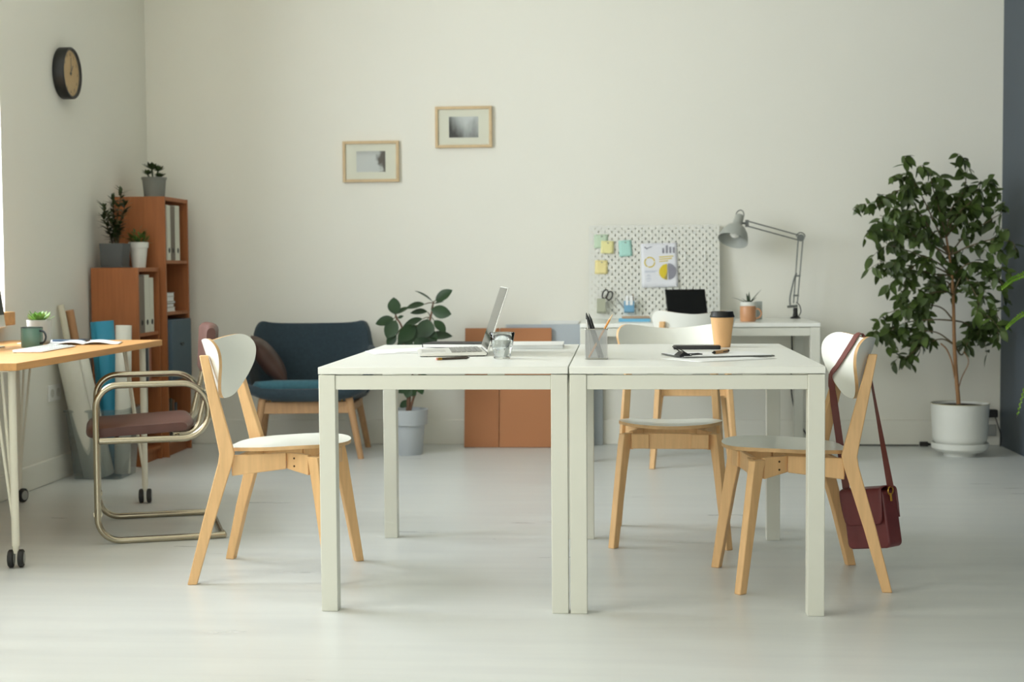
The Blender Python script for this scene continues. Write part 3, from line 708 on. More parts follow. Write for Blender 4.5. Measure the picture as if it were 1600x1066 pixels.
for i, (th, wd, col, lab) in enumerate(((.024, .17, '#cfccbd', 'pale book at the bottom of the flat stack'), (.020, .155, '#bdb9aa', 'second book up in the flat stack'), (.012, .175, '#7f7c70', 'thin grey book in the middle of the flat stack'), (.026, .15, '#d5d2c6', 'white book near the top of the flat stack'), (.022, .145, '#b4b4ac', 'grey book topmost of the flat stack'))):
    t = thing('book', lab + ', tall bookcase', 'book', (TX1 - .02, TY0 + .14 + (.004, -.006, .008, -.002, .003)[i], z), 0, 'flat stack of books in the tall bookcase')
    cm = MATS.get('book' + col) or mat('book' + col, col, .55)
    m = MB(); m.box((-.2, -wd / 2, 0), (0, wd / 2, .002)); m.box((-.2, -wd / 2, th - .002), (0, wd / 2, th)); m.build('cover', cm, t, smooth=False)
    MB().box((-.197, -wd / 2 + .004, .0022), (-.003, wd / 2 - .004, th - .0022)).build('pages', paper_m, t, smooth=False); z += th + .0006
t = thing('file_box', 'slate blue file box jutting from the tall bookcase', 'box', (TX1 + .018, TY0 + .215, .4205))
MB().box((-.24, -.185, .0), (0, .185, .335)).build('body', mat('slate blue card', '#4a5f6d', .6, var=.04), t, bevel=.005)
m = MB(); m.tube([(.003, .024 * math.cos(2 * PI * k / 20 + PI) , .20 + .012 * math.sin(2 * PI * k / 20 + PI)) for k in range(0, 11)], .0025, 8)
m.box((.0003, -.03, .198), (.002, .03, .204)); m.build('handle', darksteel_m, t)

# plants on the bookcases
rnd = random.Random(5)
t = thing('potted_jade', 'leafy dark plant in a square dark grey pot on the low bookcase', 'plant', (-2.662, 7.60, 1.046), .0)
m = MB(); L = []
for s_, z in ((.061, 0), (.0615, .001), (.066, .118), (.066, .128), (.058, .128), (.055, .112)): L.append([(x, y, z) for x, y in rect(s_ * .95, s_, .008, 3)])
m.sweep(L); m.build('pot', potdark_m, t)
MB().box((-.064, -.066, -.0), (.064, .066, .008)).build('saucer', potdark_m, t, bevel=.003)
MB().prism(rect(.053, .056), .108, .114).build('soil', soil_m, t, smooth=False)
st = MB(); lf = MB()
for bx, by, pts in ((0.01, 0, [(-.012, .0, .11), (-.028, .01, .18), (-.062, 0, .27)]), (0, 0, [(.01, .0, .11), (.018, -.01, .24), (.042, 0, .40)]), (0, 0, [(0, .01, .11), (-.005, .02, .22), (-.012, .02, .345)]), (0, 0, [(.012, .01, .11), (.008, -.03, .2), (-.045, -.03, .31)]), (0, 0, [(.016, 0, .11), (.03, .0, .22), (.058, .01, .335)])):
    c = catmull(pts, 6); st.tube(c, [.006 - .004 * i / (len(c) - 1) for i in range(len(c))], 8)
    for i, p in enumerate(c):
        if i < 3: continue
        for k in range(6):
            az = i * 1.2 + k * PI / 2 + rnd.uniform(-.4, .4); el = rnd.uniform(.05, .8) if i < len(c) - 2 else rnd.uniform(.3, 1.2)
            d = Vector((math.cos(az) * math.cos(el), math.sin(az) * math.cos(el), math.sin(el)))
            lf.leaf(p + Vector((0, 0, rnd.uniform(-.01, .01))), d, (0, 0, 1), rnd.uniform(.042, .066), rnd.uniform(.015, .020), .12, .2, 4, .8)
st.build('stems', twig_m, t); lf.build('leaves', jade_m, t, fixn=False)
t = thing('potted_plant', 'small bushy green plant in a white pot on the low bookcase', 'plant', (-2.582, 7.745, 1.046))
pot('pot', [(0, 0), (.036, 0), (.047, .105), (.0525, .106), (.054, .135), (.052, .137), (.048, .137), (.045, .12), (0, .118)], potwhite_m, t, .12, .044)
lf = MB()
for i in range(110):
    az = rnd.uniform(0, 2 * PI); r_ = .045 * math.sqrt(rnd.random()); b = Vector((math.cos(az) * r_, math.sin(az) * r_, .125 + rnd.uniform(0, .095) * (1 - r_ / .06)))
    el = rnd.uniform(.1, 1.3); a2 = az + rnd.uniform(-.8, .8)
    lf.leaf(b, (math.cos(a2) * math.cos(el), math.sin(a2) * math.cos(el), math.sin(el)), (0, 0, 1), rnd.uniform(.025, .045), .014, .2, .2, 3)
lf.build('leaves', bush_m, t, fixn=False)
t = thing('potted_succulent', 'dark succulent in a mid grey pot on top of the tall bookcase', 'plant', (-2.603, 8.10, 1.434))
pot('pot', [(0, 0), (.056, 0), (.060, .045), (.066, .105), (.070, .106), (.070, .118), (.066, .118), (.062, .105), (0, .103)], potmid_m, t, .104, .062)
m = MB()
for cx, cy, cz, s in ((-.012, 0, .165, 1.0), (.02, .01, .155, .8), (-.03, -.02, .135, .7), (.035, -.01, .118, .7)):
    rosette(m, (cx, cy, cz), 20, .062 * s, .018, int(cz * 1000), 1.2, .1)
    m.tube([(cx * .5, cy * .5, .10), (cx, cy, cz)], .005, 8)
m.build('leaves', jade_m, t)

# wall clock
t = thing('wall_clock', 'round wall clock with deep black rim and wooden face on the left wall', 'clock', (XL, 7.185, 2.016))
Rc = ry(PI / 2)
MB().lathe([(.0, .001), (.124, .001), (.128, .004), (.128, .054), (.125, .058), (.117, .058), (.1145, .055), (.1145, .044), (0, .044)], 64, rot=Rc).build('rim', black_m, t)
MB().lathe([(0, .0442), (.1138, .0442), (.1138, .0455), (0, .0455)], 64, rot=Rc).build('face', mat('clock face wood', '#c9a063', .5, var=.06, vscale=6, stretch=(1, 14, 1)), t)
for k in range(1, 13):
    a = PI / 2 - k * PI / 6
    text('numeral', str(k), .022, softblack_m, t, (.0460, math.cos(a) * .092, math.sin(a) * .092), (PI / 2, 0, PI / 2))
def hand(name, a, L, wd):
    d = Vector((0, math.sin(a), math.cos(a))); s = Vector((0, math.cos(a), -math.sin(a)))
    p = [Vector((.0, 0, 0)) - d * .012 + s * wd, -d * .012 - s * wd, d * L - s * wd * .5, d * L + s * wd * .5]
    x = .0475 if name == 'hour_hand' else .0492
    MB().sweep([[q + Vector((x, 0, 0)) for q in p], [q + Vector((x + .0012, 0, 0)) for q in p]]).build(name, softblack_m, t, smooth=False)
hand('hour_hand', .62, .05, .003); hand('minute_hand', -.02, .078, .002)
MB().lathe([(0, .0456), (.005, .0456), (.005, .0515), (0, .0515)], 20, rot=Rc).build('hub', softblack_m, t)
MB().lathe([(0, .0535), (.1138, .0535), (.1138, .0545), (0, .0545)], 48, rot=Rc).build('glass', clear_m, t)

# double socket on the left wall
t = thing('wall_socket', 'white double wall socket low on the left wall', 'socket', (XL, 6.985, .435))
MB().box((.0003, -.075, -.040), (.009, .075, .040)).build('plate', whitep_m, t, bevel=.003)
for s in (-1, 1): MB().lathe([(.021, .0092), (.021, .0105), (.019, .0105), (.0185, .0094), (0, .0094)], 28, (0, s * .036, 0), Rc).build('outlet', mat('socket recess%d' % s, '#c9c9c2', .5), t)

# ------------------------------------------------------------------ bin of paper rolls
t = thing('waste_bin', 'translucent smoky plastic bin holding paper rolls beside the low bookcase', 'bin', (-2.577, 7.15, 0))
m = MB(); L = []
for hx, hy, z in ((.120, .130, .003), (.145, .160, .335), (.147, .162, .335), (.153, .168, .338), (.153, .168, .345), (.145, .160, .348)): L.append([(x, y, z) for x, y in rect(hx, hy, .03, 4)])
m.sweep(L, cap=False); m.build('body', bin_m, t, solid=.0018)
MB().prism(rect(.119, .129, .03, 4), .0015, .0045).build('base', bin_m, t, smooth=False)
def roll(name, label, a, b, r, m_, turns=2.4, group='paper rolls in the bin', th=.0012):
    a, b = Vector(a), Vector(b); ax = (b - a); o = MB()
    def fn(u, v):
        q = u * turns * 2 * PI; rr = r * (1 - .16 * u); return (rr * math.cos(q), rr * math.sin(q), v * ax.length)
    o.grid(fn, int(turns * 30), 3); o = o.build(name, m_, None, solid=th, ang=60); o.location = a; o.rotation_euler = ax.to_track_quat('Z', 'Y').to_euler()
    tag(o, label, 'paper roll', group); return o
rollw_m = mat('white paper roll', '#d3d2c6', .6); rollb_m = mat('blue paper roll', '#2f8fb0', .55)
roll('paper_roll', 'wide white paper roll leaning left in the bin, its top behind the desk', (-2.592, 7.100, .012), (-2.688, 7.000, .66), .076, rollw_m)
roll('paper_roll', 'blue paper roll standing in the bin', (-2.552, 7.222, .012), (-2.612, 7.240, .775), .060, rollb_m)
roll('paper_roll', 'white paper roll right of the blue one in the bin', (-2.490, 7.155, .014), (-2.470, 7.160, .757), .040, rollw_m)
t_ = MB().tube([(-2.662, 7.200, .012), (-2.750, 7.055, .862)], .016, 20).build('cardboard_tube', mat('pale tube', '#d8d2bd', .6), None); tag(t_, 'pale thin tube leaning against the left wall out of the bin', 'tube', 'tubes in the bin')
t_ = MB().tube([(-2.640, 7.250, .012), (-2.736, 7.130, .835)], .021, 24).build('cardboard_tube', mat('brown tube', '#b88a62', .6), None); tag(t_, 'brown cardboard tube leaning beside the pale tube in the bin', 'tube', 'tubes in the bin')
#@@PART3

# ------------------------------------------------------------------ framed photographs on the back wall
def photo_mat(name, kind):
    m = bpy.data.materials.new(name); m.use_nodes = True; n, l = nodes(m); p = n['Principled BSDF']; p.inputs['Roughness'].default_value = .45
    tc = n.new('ShaderNodeTexCoord'); sep = n.new('ShaderNodeSeparateXYZ'); l.new(tc.outputs['Object'], sep.inputs[0])
    no = n.new('ShaderNodeTexNoise'); no.inputs['Scale'].default_value = 22 if kind else 26; no.inputs['Detail'].default_value = 5; l.new(tc.outputs['Object'], no.inputs['Vector'])
    nz = math_node(n, l, 'SUBTRACT', no.outputs['Fac'], .5)
    if kind == 0:     # bright water with a dark ragged bank along the right side and faint cloud at the top
        f = math_node(n, l, 'ADD', math_node(n, l, 'MULTIPLY', sep.outputs[0], 1.0), math_node(n, l, 'MULTIPLY', nz, .10))
        g = math_node(n, l, 'ADD', f, math_node(n, l, 'MULTIPLY', sep.outputs[2], .18))
        mr = n.new('ShaderNodeMapRange'); mr.inputs['From Min'].default_value = .038; mr.inputs['From Max'].default_value = .062; l.new(g, mr.inputs[0])
        top = n.new('ShaderNodeMapRange'); top.inputs['From Min'].default_value = .028; top.inputs['From Max'].default_value = .065; top.inputs['To Max'].default_value = .35; l.new(sep.outputs[2], top.inputs[0])
        k = math_node(n, l, 'MAXIMUM', mr.outputs[0], math_node(n, l, 'MULTIPLY', top.outputs[0], math_node(n, l, 'ADD', nz, 1.0)))
        cr = n.new('ShaderNodeValToRGB'); cr.color_ramp.elements[0].color = hexc('#c9cac6'); cr.color_ramp.elements[1].color = hexc('#4f463c'); l.new(k, cr.inputs[0])
    else:             # misty trees: dark lower left, pale band, grey right
        mp = n.new('ShaderNodeMapping'); mp.inputs['Scale'].default_value = (26, 1, 9); l.new(tc.outputs['Object'], mp.inputs[0])
        n2 = n.new('ShaderNodeTexNoise'); n2.inputs['Scale'].default_value = 1; n2.inputs['Detail'].default_value = 6; l.new(mp.outputs[0], n2.inputs['Vector'])
        a = math_node(n, l, 'MULTIPLY', sep.outputs[2], -4.5); b = math_node(n, l, 'MULTIPLY', math_node(n, l, 'ABSOLUTE', math_node(n, l, 'SUBTRACT', sep.outputs[0], .008)), 5.0)
        k = math_node(n, l, 'ADD', math_node(n, l, 'ADD', a, b), math_node(n, l, 'MULTIPLY', n2.outputs['Fac'], .75))
        k = math_node(n, l, 'SUBTRACT', k, math_node(n, l, 'MULTIPLY', sep.outputs[0], 3.0))
        cr = n.new('ShaderNodeValToRGB'); cr.color_ramp.elements[0].position = .2; cr.color_ramp.elements[0].color = hexc('#c9ccca'); cr.color_ramp.elements[1].position = 1.0; cr.color_ramp.elements[1].color = hexc('#3d3a35'); l.new(k, cr.inputs[0])
    l.new(cr.outputs[0], p.inputs['Base Color']); MATS[name] = m; return m
oak_m = mat('pale oak frame', '#cdb48c', .5, var=.08, vscale=5, stretch=(4, 4, 4)); mat_m = mat('mount card', '#e4e1d0', .8)
def picture(label, cx, cz, pm, w_=.330, h=.238):
    t = thing('picture_frame', label, 'picture', (cx, YB, cz), 0, 'framed photographs on the back wall'); f = .0165; d0, d1 = -.026, -.0005
    m = MB()
    for s in (-1, 1):
        a, b = sorted((s * w_ / 2, s * (w_ / 2 - f))); m.box((a, d0, -h / 2), (b, d1, h / 2))
        a, b = sorted((s * h / 2, s * (h / 2 - f))); m.box((-w_ / 2 + f, d0, a), (w_ / 2 - f, d1, b))
    m.build('frame', oak_m, t, bevel=.0015)
    MB().box((-w_ / 2 + f, -.014, -h / 2 + f), (w_ / 2 - f, -.011, h / 2 - f)).build('mount', mat_m, t, smooth=False)
    MB().box((-.085, -.0152, -.060), (.085, -.0142, .060)).build('photograph', pm, t, smooth=False)
    MB().box((-w_ / 2 + f + .0003, -.0215, -h / 2 + f + .0003), (w_ / 2 - f - .0003, -.0195, h / 2 - f - .0003)).build('glass', clear_m, t, smooth=False)
picture('lower left framed black-and-white photograph, dark along its right side', -1.437, 1.654, photo_mat('photo of bright water', 0))
picture('upper right framed black-and-white photograph of misty shapes', -.893, 1.846, photo_mat('photo of misty trees', 1))

# ------------------------------------------------------------------ boards leaning on the back wall
copper_m = mat('terracotta board', '#b47a52', .55, spec=.3, var=.03, vscale=2)
copper2_m = mat('terracotta board darker', '#a9714a', .55, spec=.3, var=.03, vscale=2)
t = thing('folding_board', 'terracotta-coloured folding board with a vertical fold leaning on the back wall', 'board', (-.890, 8.345, 0)); t.rotation_euler = (-.165, 0, 0)
MB().box((0, -.012, 0), (.200, 0, .690)).build('left_panel', copper2_m, t, bevel=.002)
MB().box((.203, -.012, 0), (.502, 0, .690)).build('right_panel', copper_m, t, bevel=.002)
o = MB().box((0, -.010, 0), (.56, 0, .702)).build('backing_board', mat('pale blue-grey board', '#b2bbc2', .6, var=.02), None, loc=(-.655, 8.474, 0), bevel=.002)
o.rotation_euler = (-.010, 0, 0); tag(o, 'pale blue-grey board leaning behind the terracotta folding board', 'board')
o = MB().box((0, -.008, 0), (.22, 0, .722)).build('backing_board', mat('white board', '#e2e4e1', .5), None, loc=(-.452, 8.4955, 0), bevel=.002)
o.rotation_euler = (-.002, 0, 0); tag(o, 'white board leaning hindmost behind the pale blue-grey one', 'board')

# ------------------------------------------------------------------ rubber plant
t = thing('rubber_plant', 'rubber plant with broad dark leaves in a light grey floor pot', 'plant', (-1.175, 8.045, 0))
pot('pot', [(0, 0), (.080, 0), (.083, .004), (.097, .166), (.111, .168), (.1165, .245), (.1165, .251), (.110, .252), (.107, .235), (0, .232)], potgrey_m, t, .232, .104)
rnd = random.Random(11)
def loc8(x, z, y=0): return (x + 1.175, y, z)
m = MB()
for pts, r0 in (([(-1.172, .22), (-1.163, .30), (-1.158, .392), (-1.12, .53), (-1.06, .68), (-1.04, .76), (-1.030, .80), (-1.024, .845)], .010), ([(-1.176, .22), (-1.17, .32), (-1.175, .45), (-1.19, .60), (-1.20, .705), (-1.231, .761), (-1.235, .79)], .009), ([(-1.165, .22), (-1.14, .31), (-1.11, .40), (-1.10, .52), (-1.11, .63)], .008)):
    c = catmull([loc8(x, z) for x, z in pts], 5); m.tube(c, [r0 * (1 - .6 * i / len(c)) for i in range(len(c))], 10)
m.build('stems', mat('reddish stem', '#6a4a34', .6), t)
RUB = [(-1.237, 0.777, -1.242, 0.866, 0.065), (-1.231, 0.78, -1.166, 0.818, 0.024), (-1.243, 0.753, -1.344, 0.729, 0.047), (-1.231, 0.745, -1.281, 0.653, 0.071), (-1.223, 0.757, -1.191, 0.768, 0.016), (-1.07, 0.833, -1.17, 0.82, 0.03), (-1.026, 0.847, -1.111, 0.913, 0.012), (-1.012, 0.851, -0.923, 0.908, 0.051), (-1.018, 0.835, -0.97, 0.851, 0.012), (-1.056, 0.79, -1.148, 0.792, 0.028), (-1.034, 0.803, -0.926, 0.779, 0.065), (-1.055, 0.752, -1.072, 0.652, 0.087), (-1.019, 0.744, -0.955, 0.684, 0.036), (-1.056, 0.652, -0.929, 0.664, 0.04), (-1.083, 0.752, -1.195, 0.713, 0.036), (-1.123, 0.716, -1.212, 0.633, 0.075), (-1.144, 0.672, -1.068, 0.62, 0.059), (-1.232, 0.661, -1.285, 0.613, 0.047), (-1.064, 0.648, -1.048, 0.576, 0.059), (-1.18, 0.681, -1.189, 0.589, 0.063),
       (-1.16, .37, -1.175, .318, .045), (-1.12, .41, -1.085, .338, .04), (-1.165, .30, -1.212, .262, .035), (-1.15, .40, -1.215, .345, .05), (-1.155, .36, -1.125, .33, .04), (-1.17, .52, -1.25, .46, .055), (-1.11, .55, -1.03, .50, .055), (-1.12, .60, -1.06, .52, .06), (-1.18, .60, -1.24, .54, .06), (-1.11, .45, -1.06, .40, .045),
       (-1.13, .70, -1.19, .62, .075), (-1.10, .72, -1.15, .63, .075), (-1.06, .70, -1.02, .61, .07), (-1.14, .66, -1.22, .58, .07), (-1.08, .66, -1.10, .57, .075), (-1.12, .64, -1.03, .58, .07), (-1.16, .62, -1.14, .54, .07), (-1.07, .62, -.99, .57, .06)]
lf = MB(); pt = MB()
STEM = [(-1.04, .76), (-1.024, .84), (-1.06, .68), (-1.12, .53), (-1.158, .40), (-1.231, .765), (-1.20, .705), (-1.19, .60), (-1.175, .45), (-1.11, .63), (-1.10, .52), (-1.11, .42), (-1.168, .30), (-1.05, .72)]
for i, (x0, z0, x1, z1, ww) in enumerate(RUB):
    d = Vector((x1 - x0, 0, z1 - z0)); L = d.length; view = min(1, ww / (L * .62)); ty = rnd.uniform(-.25, .1)
    d2 = Vector((d.x, ty * L, d.z)); fullw = max(ww, min(.072, L * .55)); sa = min(1, ww / fullw)
    dn = d2.normalized(); upv = Vector((0, 0, 1)) if abs(dn.z) < .8 else Vector((-dn.z, 0, dn.x)); upv = (upv - dn * upv.dot(dn)).normalized(); fr = dn.cross(upv); fr = fr if fr.y < 0 else -fr
    nn = fr * sa + upv * math.sqrt(max(0, 1 - sa * sa))
    lf.leaf(loc8(x0, z0, ty * .05), d2, nn, L * 1.08, fullw * 1.15, .18, .10 if sa < .6 else .04, 8, .95, .75)
    sx, sz = min(STEM, key=lambda q: (q[0] - x0) ** 2 + (q[1] - z0) ** 2)
    pt.tube(catmull([loc8(sx, sz), loc8((sx + x0) / 2, (sz + z0) / 2 + .004, ty * .025), loc8(x0, z0, ty * .05)], 4), .0025, 6)
pt.build('leaf_stalks', twig_m, t); lf.build('leaves', rubberleaf_m, t, fixn=False, ang=80)

# ------------------------------------------------------------------ pegboard on the back desk
peg_m = mat('pegboard white', '#dfe0d8', .5)
n, l = nodes(peg_m); tc = n.new('ShaderNodeTexCoord'); sep = n.new('ShaderNodeSeparateXYZ'); l.new(tc.outputs['Object'], sep.inputs[0])
xs = math_node(n, l, 'ADD', sep.outputs[0], 10.0); zs = math_node(n, l, 'ADD', sep.outputs[2], .0)
row = math_node(n, l, 'FLOOR', math_node(n, l, 'DIVIDE', zs, .0205)); par = math_node(n, l, 'MULTIPLY', math_node(n, l, 'MODULO', row, 2.0), .5)
fx = math_node(n, l, 'ABSOLUTE', math_node(n, l, 'SUBTRACT', math_node(n, l, 'FRACT', math_node(n, l, 'ADD', math_node(n, l, 'DIVIDE', xs, .0385), par)), .5))
fz = math_node(n, l, 'ABSOLUTE', math_node(n, l, 'SUBTRACT', math_node(n, l, 'FRACT', math_node(n, l, 'DIVIDE', zs, .0205)), .5))
hole = math_node(n, l, 'MULTIPLY', math_node(n, l, 'LESS_THAN', fx, .088), math_node(n, l, 'LESS_THAN', fz, .34))
edge = math_node(n, l, 'MULTIPLY', math_node(n, l, 'LESS_THAN', math_node(n, l, 'ABSOLUTE', sep.outputs[0]), .358), math_node(n, l, 'LESS_THAN', math_node(n, l, 'ABSOLUTE', math_node(n, l, 'SUBTRACT', zs, .270)), .256))
cutout(peg_m, math_node(n, l, 'MULTIPLY', hole, edge))
PX, PY, PZ = .2015, 8.395, .7352
t = thing('pegboard', 'white pegboard standing on the back desk against the wall', 'pegboard', (PX, PY, PZ))
m = MB(); m.prism(rect(.373, .270, .012, 4), 0, .006, lambda a, b, h: (a, h, b + .270)); m.build('panel', peg_m, t, smooth=False)
for s_ in (-1, 1): MB().box((s_ * .285 - .015, .0062, .495), (s_ * .285 + .015, .016, .525)).build('wall_spacer', whitep_m, t, smooth=False)
FY = PY - .0012
def note(label, cx, cz, col, a, s=.0365, sy=None):
    mm = mat('note ' + col + label[:6], col, .7, spec=.2); sy = sy or s
    t = thing('sticky_note', label, 'note', (cx, FY, cz), 0, 'sticky notes on the pegboard'); t.rotation_euler = (0, a, 0)
    MB().grid(lambda u, v: ((u * 2 - 1) * s, -.006 * (1 - v) ** 2, (v * 2 - 1) * sy), 4, 6).build('paper', mm, t, solid=.0006)
    MB().lathe([(0, 0), (.0042, .001), (.003, .006), (0, .0065)], 14, (.002, -.0008, sy * .72), rx(PI / 2)).build('pin', greyp_m, t)
note('pale green sticky note half under a yellow one on the pegboard', -.101, 1.183, '#c2d6be', .0, .040)
note('yellow sticky note overlapping the pale green one on the pegboard', -.065, 1.147, '#e8e3a6', .03)
note('turquoise sticky note at the top of the pegboard', .038, 1.141, '#b0dcd2', -.06, .0375, .047)
note('lone yellow sticky note lower left on the pegboard', -.100, 1.033, '#ecdfa2', .02, .0365, .040)
for o in bpy.data.objects:
    if o.get('label', '').startswith('yellow sticky note overl'): o.location.y -= .0075
# sheet of charts
yel_m = mat('chart yellow', '#ddc52f', .6); gry_m = mat('chart grey', '#8d8d98', .6); lgr_m = mat('chart pale line', '#b9c0ce', .6)
t = thing('chart_sheet', 'printed sheet of charts with a yellow and grey pie, pinned to the pegboard', 'paper', (.232, FY - .001, 1.042)); t.rotation_euler = (0, -.02, 0)
MB().grid(lambda u, v: (-.103 + u * .206, -.0012 - .012 * (u ** 3) * (1 - v) ** 2 - .004 * (1 - v) ** 3, -.128 + v * .256), 10, 10).build('sheet', mat('chart paper', '#e4e6ec', .6), t, solid=.0005)
def flat(name, polys, m_, y=-.0035):
    m = MB()
    for po in polys: m.prism(po, y - .0006 , y, lambda a, b, h: (a, h, b))
    return m.build(name, m_, t, smooth=False)
def arc(cx, cz, r0, r1, a0, a1, k=20):
    A = [(cx + r1 * math.cos(a0 + (a1 - a0) * i / k), cz + r1 * math.sin(a0 + (a1 - a0) * i / k)) for i in range(k + 1)]
    return A + ([(cx + r0 * math.cos(a0 + (a1 - a0) * i / k), cz + r0 * math.sin(a0 + (a1 - a0) * i / k)) for i in range(k, -1, -1)] if r0 else [(cx, cz)])
flat('pie_half', [arc(.043, -.040, 0, .046, PI / 2, PI * 1.36)], yel_m, -.0075); flat('pie_slice', [arc(.043, -.040, 0, .046, PI * 1.37, PI * 1.5)], mat('chart ochre', '#a99a55', .6), -.0075)
flat('pie_half', [arc(.048, -.039, 0, .047, -PI / 2, PI / 2)], gry_m, -.0095)
flat('ring_chart', [arc(-.055, .018, .025, .031, .2 + PI * 2 * i / 3, PI * 2 * (i + 1) / 3) for i in range(3)], yel_m)
flat('bar_chart', [rectp for rectp in [[(x, .068), (x + .011, .068), (x + .011, .068 + h), (x, .068 + h)] for x, h in ((.018, .03), (.038, .045), (.058, .036), (.078, .034))]], gry_m)
flat('yellow_lines', [[(.0, z), (.0 + w_, z + .004), (.0 + w_, z + .009), (.0, z + .005)] for z, w_ in ((.044, .08), (.031, .072), (.018, .05))], yel_m)
flat('text_lines', [[(-.085, z), (-.085 + w_, z), (-.085 + w_, z + .003), (-.085, z + .003)] for z, w_ in ((-.034, .075), (-.040, .06))] + [[(-.063 - w_, z), (-.063 + w_, z), (-.063 + w_, z + .003), (-.063 - w_, z + .003)] for z, w_ in ((-.056, .008), (-.063, .013), (-.074, .010), (-.081, .014), (-.092, .012), (-.10, .015), (.09, .0))], lgr_m)
flat('line_chart', [[(-.086, .105), (-.078, .100), (-.070, .092), (-.060, .100), (-.048, .103), (-.035, .110), (-.048, .108), (-.062, .104), (-.070, .099), (-.078, .108)]], gry_m)
# cups hooked on the board
def cup_box(name, label, cx, cz, w_, d, h, m_):
    t = thing(name, label, 'container', (cx, PY - .0005, cz)); m = MB()
    m.box((-w_ / 2, -d, 0), (w_ / 2, -.001, .003))
    m.box((-w_ / 2, -d, .003), (w_ / 2, -d + .0025, h)); m.box((-w_ / 2, -.0035, .003), (w_ / 2, -.001, h))
    for s in (-1, 1): a, b = sorted((s * w_ / 2, s * (w_ / 2 - .0025))); m.box((a, -d + .0025, .003), (b, -.0035, h))
    m.build('body', m_, t, bevel=.001); return t
cup_box('tool_cup', 'grey-green container on the pegboard holding scissors', -.100, .768, .050, .06, .078, mat('grey-green plastic', '#a9ac97', .5))
t = cup_box('tool_cup', 'blue container on the pegboard holding white and brown tools', .058, .769, .058, .06, .062, mat('blue plastic', '#6fa3c4', .5))
t = thing('scissors', 'black-handled scissors standing in the grey-green container', 'scissors', (-.098, PY - .03, .78)); t.rotation_euler = (0, .35, 0)
for s in (-1, 1):
    m = MB(); m.tube([(s * .013 + .015 * math.cos(2 * PI * k / 24), s * .003, .095 + .026 * math.sin(2 * PI * k / 24)) for k in range(24)], .0038, 8, closed=True); h_ = m.build('handle', softblack_m, t)
    m = MB(); m.sweep([[(s * .004 - .006, s * .0015 - .001, .07), (s * .004 + .006, s * .0015 - .001, .07), (s * .004 + .006, s * .0015 + .001, .07), (s * .004 - .006, s * .0015 + .001, .07)], [(-.002, s * .0015 - .001, -.008), (.002, s * .0015 - .001, -.008), (.002, s * .0015 + .001, -.008), (-.002, s * .0015 + .001, -.008)]]); m.build('blade', steel_m, t, smooth=False)
def stick(name, label, cat, a, b, r, m_, tipm=None, tip=.02, seg=10, group=None, r1=.0008):
    a, b = Vector(a), Vector(b); t = thing(name, label, cat, a, 0, group); d = b - a; q = d - d.normalized() * tip
    MB().tube([(0, 0, 0), q], r, seg).build('barrel', m_, t); MB().tube([q, d], [r, r1], seg).build('tip', tipm or m_, t); return t
stick('marker_pen', 'grey pen leaning left out of the blue container', 'pen', (.045, PY - .03, .775), (-.018, PY - .03, .855), .0045, greyp_m)
for i, (x, r_) in enumerate(((.046, .008), (.070, .009))):
    o = MB().box((x - r_, PY - .0600 - .0006 - .003, .806), (x + r_, PY - .0606, .86)).build('paper_strip', paper_m, None, bevel=.001); tag(o, ('left' if i == 0 else 'right') + ' of two white strips in front of the blue container', 'paper strip')
stick('paint_brush', 'brown brush standing in the blue container', 'brush', (.072, PY - .03, .775), (.082, PY - .03, .875), .0075, mat('tan brush', '#b39070', .6), mat('brown bristle', '#8a6448', .8), .04)
for i, (x, z) in enumerate(((.378, 1.095), (.490, 1.095))):
    m = MB(); m.tube(fillet([(x, PY + .004, z + .02), (x, PY - .012, z + .02), (x, PY - .012, z - .03), (x, PY - .03, z - .03)], .006, 4), .0022, 8); o = m.build('peg_hook', whitep_m, None)
    tag(o, ('left' if i == 0 else 'right') + ' of two empty white hooks on the right of the pegboard', 'hook')

# the board leans back until its top touches the wall; everything fixed to it leans with it
TB = Matrix.Translation((PX, PY, PZ)) @ Matrix.Rotation(-.135, 4, 'X') @ Matrix.Translation((-PX, -PY, -PZ))
for o in list(C.objects):
    if o.parent is None and o.type in ('EMPTY', 'MESH') and o.name.split('.')[0] in ('pegboard', 'sticky_note', 'chart_sheet', 'tool_cup', 'scissors', 'marker_pen', 'paper_strip', 'paint_brush', 'peg_hook'):
        o.matrix_basis = TB @ o.matrix_basis
# things on the back desk
DT = .7352
t = thing('open_laptop', 'open laptop with a black screen on the back desk', 'laptop', (.372, 8.12, DT), .33)
MB().box((-.115, -.16, 0), (.115, 0, .012)).build('base', steel_m, t, bevel=.002)
Rl = Matrix.Rotation(-.30, 3, 'X')
m = MB(); m.box((-.118, -.003, .008), (.118, .003, .165), Rl, (0, .03, .085)); m.build('lid', softblack_m, t, bevel=.002)
MB().box((-.112, -.0036, .014), (.112, -.0031, .160), Rl, (0, .03, .085)).build('screen', mat('black screen', '#161614', .25), t, smooth=False)
o = None
t = thing('book', 'light blue book lying lowest on the back desk', 'book', (.085, 7.99, DT), -.03, 'books on the back desk')
MB().box((-.085, -.06, 0), (.085, .06, .016)).build('cover', mat('light blue cover', '#6db4d6', .5), t, bevel=.001); MB().box((-.083, -.058, .002), (.086, .0595, .014)).build('pages', paper_m, t, smooth=False)
t = thing('book', 'thin brown book lying on the light blue one on the back desk', 'book', (.092, 8.005, DT + .0165), .02, 'books on the back desk')
MB().box((-.075, -.052, 0), (.075, .052, .010)).build('cover', mat('dusty brown cover', '#b79a80', .6), t, bevel=.001)
mug('ceramic_mug', 'terracotta mug on the right of the back desk', (.688, 7.905, DT), .042, .082, terracotta_m, terracotta_m, -.25)
t = thing('potted_aloe', 'small spiky aloe in a white pot behind the terracotta mug', 'plant', (.712, 8.12, DT))
